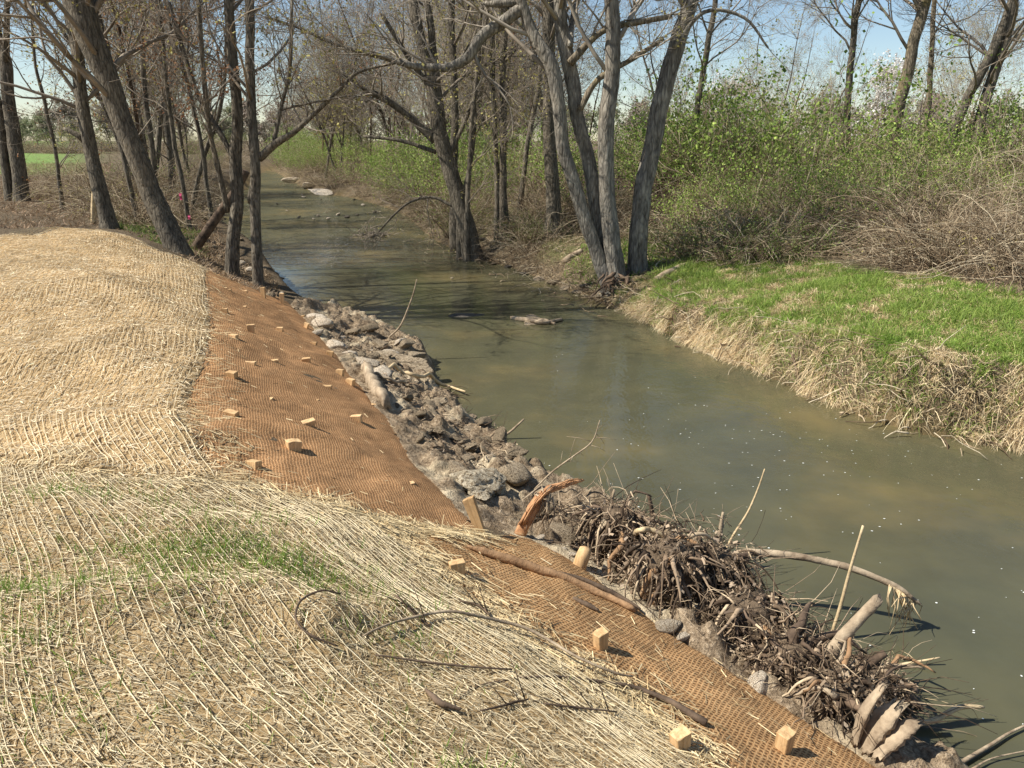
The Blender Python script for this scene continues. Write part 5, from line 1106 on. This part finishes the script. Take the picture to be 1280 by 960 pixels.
ph = fbm(P[:, 0]*1.8, P[:, 1]*1.8, 2, 97)*5; D = np.stack([-.35+np.sin(ph)*.7, -.75+np.cos(ph)*.3, np.full(n, .05)], 1)+NR.normal(size=(n, 3))*.45
link('hanging_grass', strips('hanging_grass', np.column_stack([P, H(P)+.02]), D, NR.uniform(.1, .38, n), NR.uniform(.004, .009, n), MT['straw'], cols(n, s3(184, 156, 112), s3(240, 220, 178), .2), bend=.7, segs=4, taper=True), None, kind='stuff', label='pale dead grass hanging over the edge of the right bank', category='dry grass')
P = near_line(LIP, 9000, .13)+np.array([.06, .08]); P = P[~inpoly(P, STREAM)]; cn = fbm(P[:, 0]*1.1, P[:, 1]*1.1, 2, 195); P = P[cn > .0]; n = len(P)
blades('grass_fringe', P, NR.uniform(.08, .25, n), NR.uniform(.005, .011, n), s3(100, 126, 56), s3(164, 180, 98), .5, .7, 'green grass spilling over the lip of the right bank')
Rn = Rp[(Rp[:, 1] < 40) & (Rp[:, 1] > 3)]
P = np.vstack([near_line(Rn[Rn[:, 1] < 17], 14000, .2), near_line(Rn[Rn[:, 1] > 15], 9000, .45)]); P = P[~inpoly(P, STREAM)]; n = len(P); D = NR.normal(size=(n, 3)); D[:, 2] = np.abs(D[:, 2])*.5
link('bank_debris', strips('bank_debris', np.column_stack([P, H(P)+.01]), D, NR.uniform(.05, .25, n), NR.uniform(.003, .008, n), MT['straw'], cols(n, s3(140, 116, 84), s3(222, 200, 158), .2), bend=.4, segs=2), None, kind='stuff', label='matted dead stems along the foot of the right bank', category='dry grass')
T = Tubes(CANE); rg = random.Random(8)
for p in np.vstack([near_line(Rn[Rn[:, 1] > 15], 900, .5), near_line(Rn[Rn[:, 1] < 17], 500, .2)]):
    if inpoly(p[None, :], STREAM)[0] and rg.random() < .7: continue
    z = max(0, gz(*p)); th = rg.uniform(0, 6.3); P = wander((p[0], p[1], z+rg.uniform(0, .08)), (math.cos(th), math.sin(th), rg.uniform(-.1, .5)), rg.uniform(.15, .8), 5, .25, -.1, rg); T.add(P, np.linspace(rg.choice([.005, .008, .014]), .003, 6), 4)
link('bank_sticks', T.build('bank_sticks', MT['piece'], True), None, kind='stuff', label='dead sticks littered along the waterline of the right bank', category='driftwood')
def tufts(nc, nb, name, label, ca, cb, L, mat, cat, band_=None):
    C = sample_poly(GRASSP, nc) if band_ is None else near_line(LIP, nc, band_); P = np.repeat(C, nb, axis=0)+NR.normal(size=(nc*nb, 2))*.045; k = ~inpoly(P, STREAM); P = P[k]; n = len(P); sz_ = np.repeat(NR.uniform(.6, 1.5, nc), nb)[k]
    blades(name, P, NR.uniform(L[0], L[1], n)*sz_, NR.uniform(.005, .011, n), ca, cb, .42, .9, label, cat, mat, 1.)
tufts(300, 46, 'grass_tufts', 'taller green grass tufts standing out of the right bank grass', s3(82, 116, 36), s3(160, 188, 84), (.16, .34), 'grass', 'grass')
tufts(260, 40, 'dry_tufts', 'pale dead grass tufts flopped over in the right bank grass', s3(178, 152, 110), s3(232, 212, 168), (.14, .34), 'straw', 'dry grass')
tufts(150, 50, 'dry_tufts', 'pale dead grass tufts along the lip of the right bank', s3(178, 152, 110), s3(236, 216, 174), (.2, .42), 'straw', 'dry grass', .12)
tufts(70, 50, 'grass_tufts', 'green tufts spilling over the lip of the right bank', s3(82, 116, 36), s3(156, 184, 80), (.16, .36), 'grass', 'grass', .18)
# litter and tufts under the trees
def far_litter(poly_px, n, name, label, ca, cb, L=(.05, .2), up=.4, mat='straw', cat='leaf litter'):
    poly = hits(poly_px)[:, :2]; P = sample_poly(poly, n); P = P[~inpoly(P, STREAM)]; n = len(P); blades(name, P, NR.uniform(L[0], L[1], n), NR.uniform(.008, .022, n), ca, cb, .8, .3, label, cat, mat, up)
far_litter([(600, 322), (770, 368), (840, 330), (1000, 318), (1180, 345), (1280, 385), (1500, 440), (1500, 300), (1290, 290), (1000, 270), (700, 262), (590, 270)], 42000, 'leaf_litter', 'tan leaf litter under the right bank trees and brambles', s3(120, 98, 72), s3(198, 174, 138))
far_litter([(700, 350), (770, 368), (850, 325), (900, 315), (860, 290), (740, 300)], 6000, 'grass_tufts', 'green tufts around the foot of the four-stemmed tree', s3(86, 120, 38), s3(150, 178, 72), (.06, .2), 1., 'grass', 'grass')
far_litter([(-40, 292), (60, 286), (130, 284), (215, 312), (300, 345), (290, 300), (200, 235), (-40, 240)], 16000, 'leaf_litter', 'brown leaf litter under the left bank trees behind the mound', s3(104, 80, 58), s3(178, 146, 110))
far_litter([(130, 282), (215, 312), (260, 325), (250, 290), (180, 262), (120, 262)], 3500, 'grass_tufts', 'green undergrowth between the left bank trunks', s3(86, 104, 48), s3(130, 146, 76), (.06, .25), 1., 'grass', 'grass')
far_litter([(-60, 246), (120, 246), (140, 205), (-60, 205)], 12000, 'dry_grass', 'dry brown weeds between the trees and the far field', s3(128, 98, 74), s3(186, 154, 122), (.15, .5), 1., 'straw', 'dry grass')
far_litter([(215, 312), (258, 338), (330, 372), (350, 360), (340, 345), (300, 322), (268, 296), (240, 296)], 7000, 'leaf_litter', 'dry leaves and bark around the feet of the two waterline trunks', s3(104, 84, 62), s3(190, 164, 128))
# foam flecks on the water
V = []; F = []
rg = random.Random(11)
for _ in range(210):
    u = rg.uniform(650, 1280); v = rg.uniform(400, 930); 
    if rg.random() < .55: u = rg.gauss(1000, 120); v = rg.gauss(560, 50)
    p = atz(u, v, .006)
    if not inpoly(np.array([p[:2]]), STREAM)[0] or min(seg_dist(np.array([p[:2]]), Lp)[0], seg_dist(np.array([p[:2]]), Rp)[0]) < .35: continue
    a = rg.uniform(.004, .011); b = a*rg.uniform(.5, .9); th = rg.uniform(-.5, .5); i0 = len(V)
    for k in range(6):
        c_, s_ = math.cos(k*math.pi/3)*a, math.sin(k*math.pi/3)*b; V.append((p[0]+c_*math.cos(th)-s_*math.sin(th), p[1]+c_*math.sin(th)+s_*math.cos(th), .006))
    F.append([i0+k for k in range(6)])
link('foam_flecks', mesh('foam_flecks', V, [F], MT['foam']), None, kind='stuff', label='tiny white foam flecks drifting on the water', category='foam')
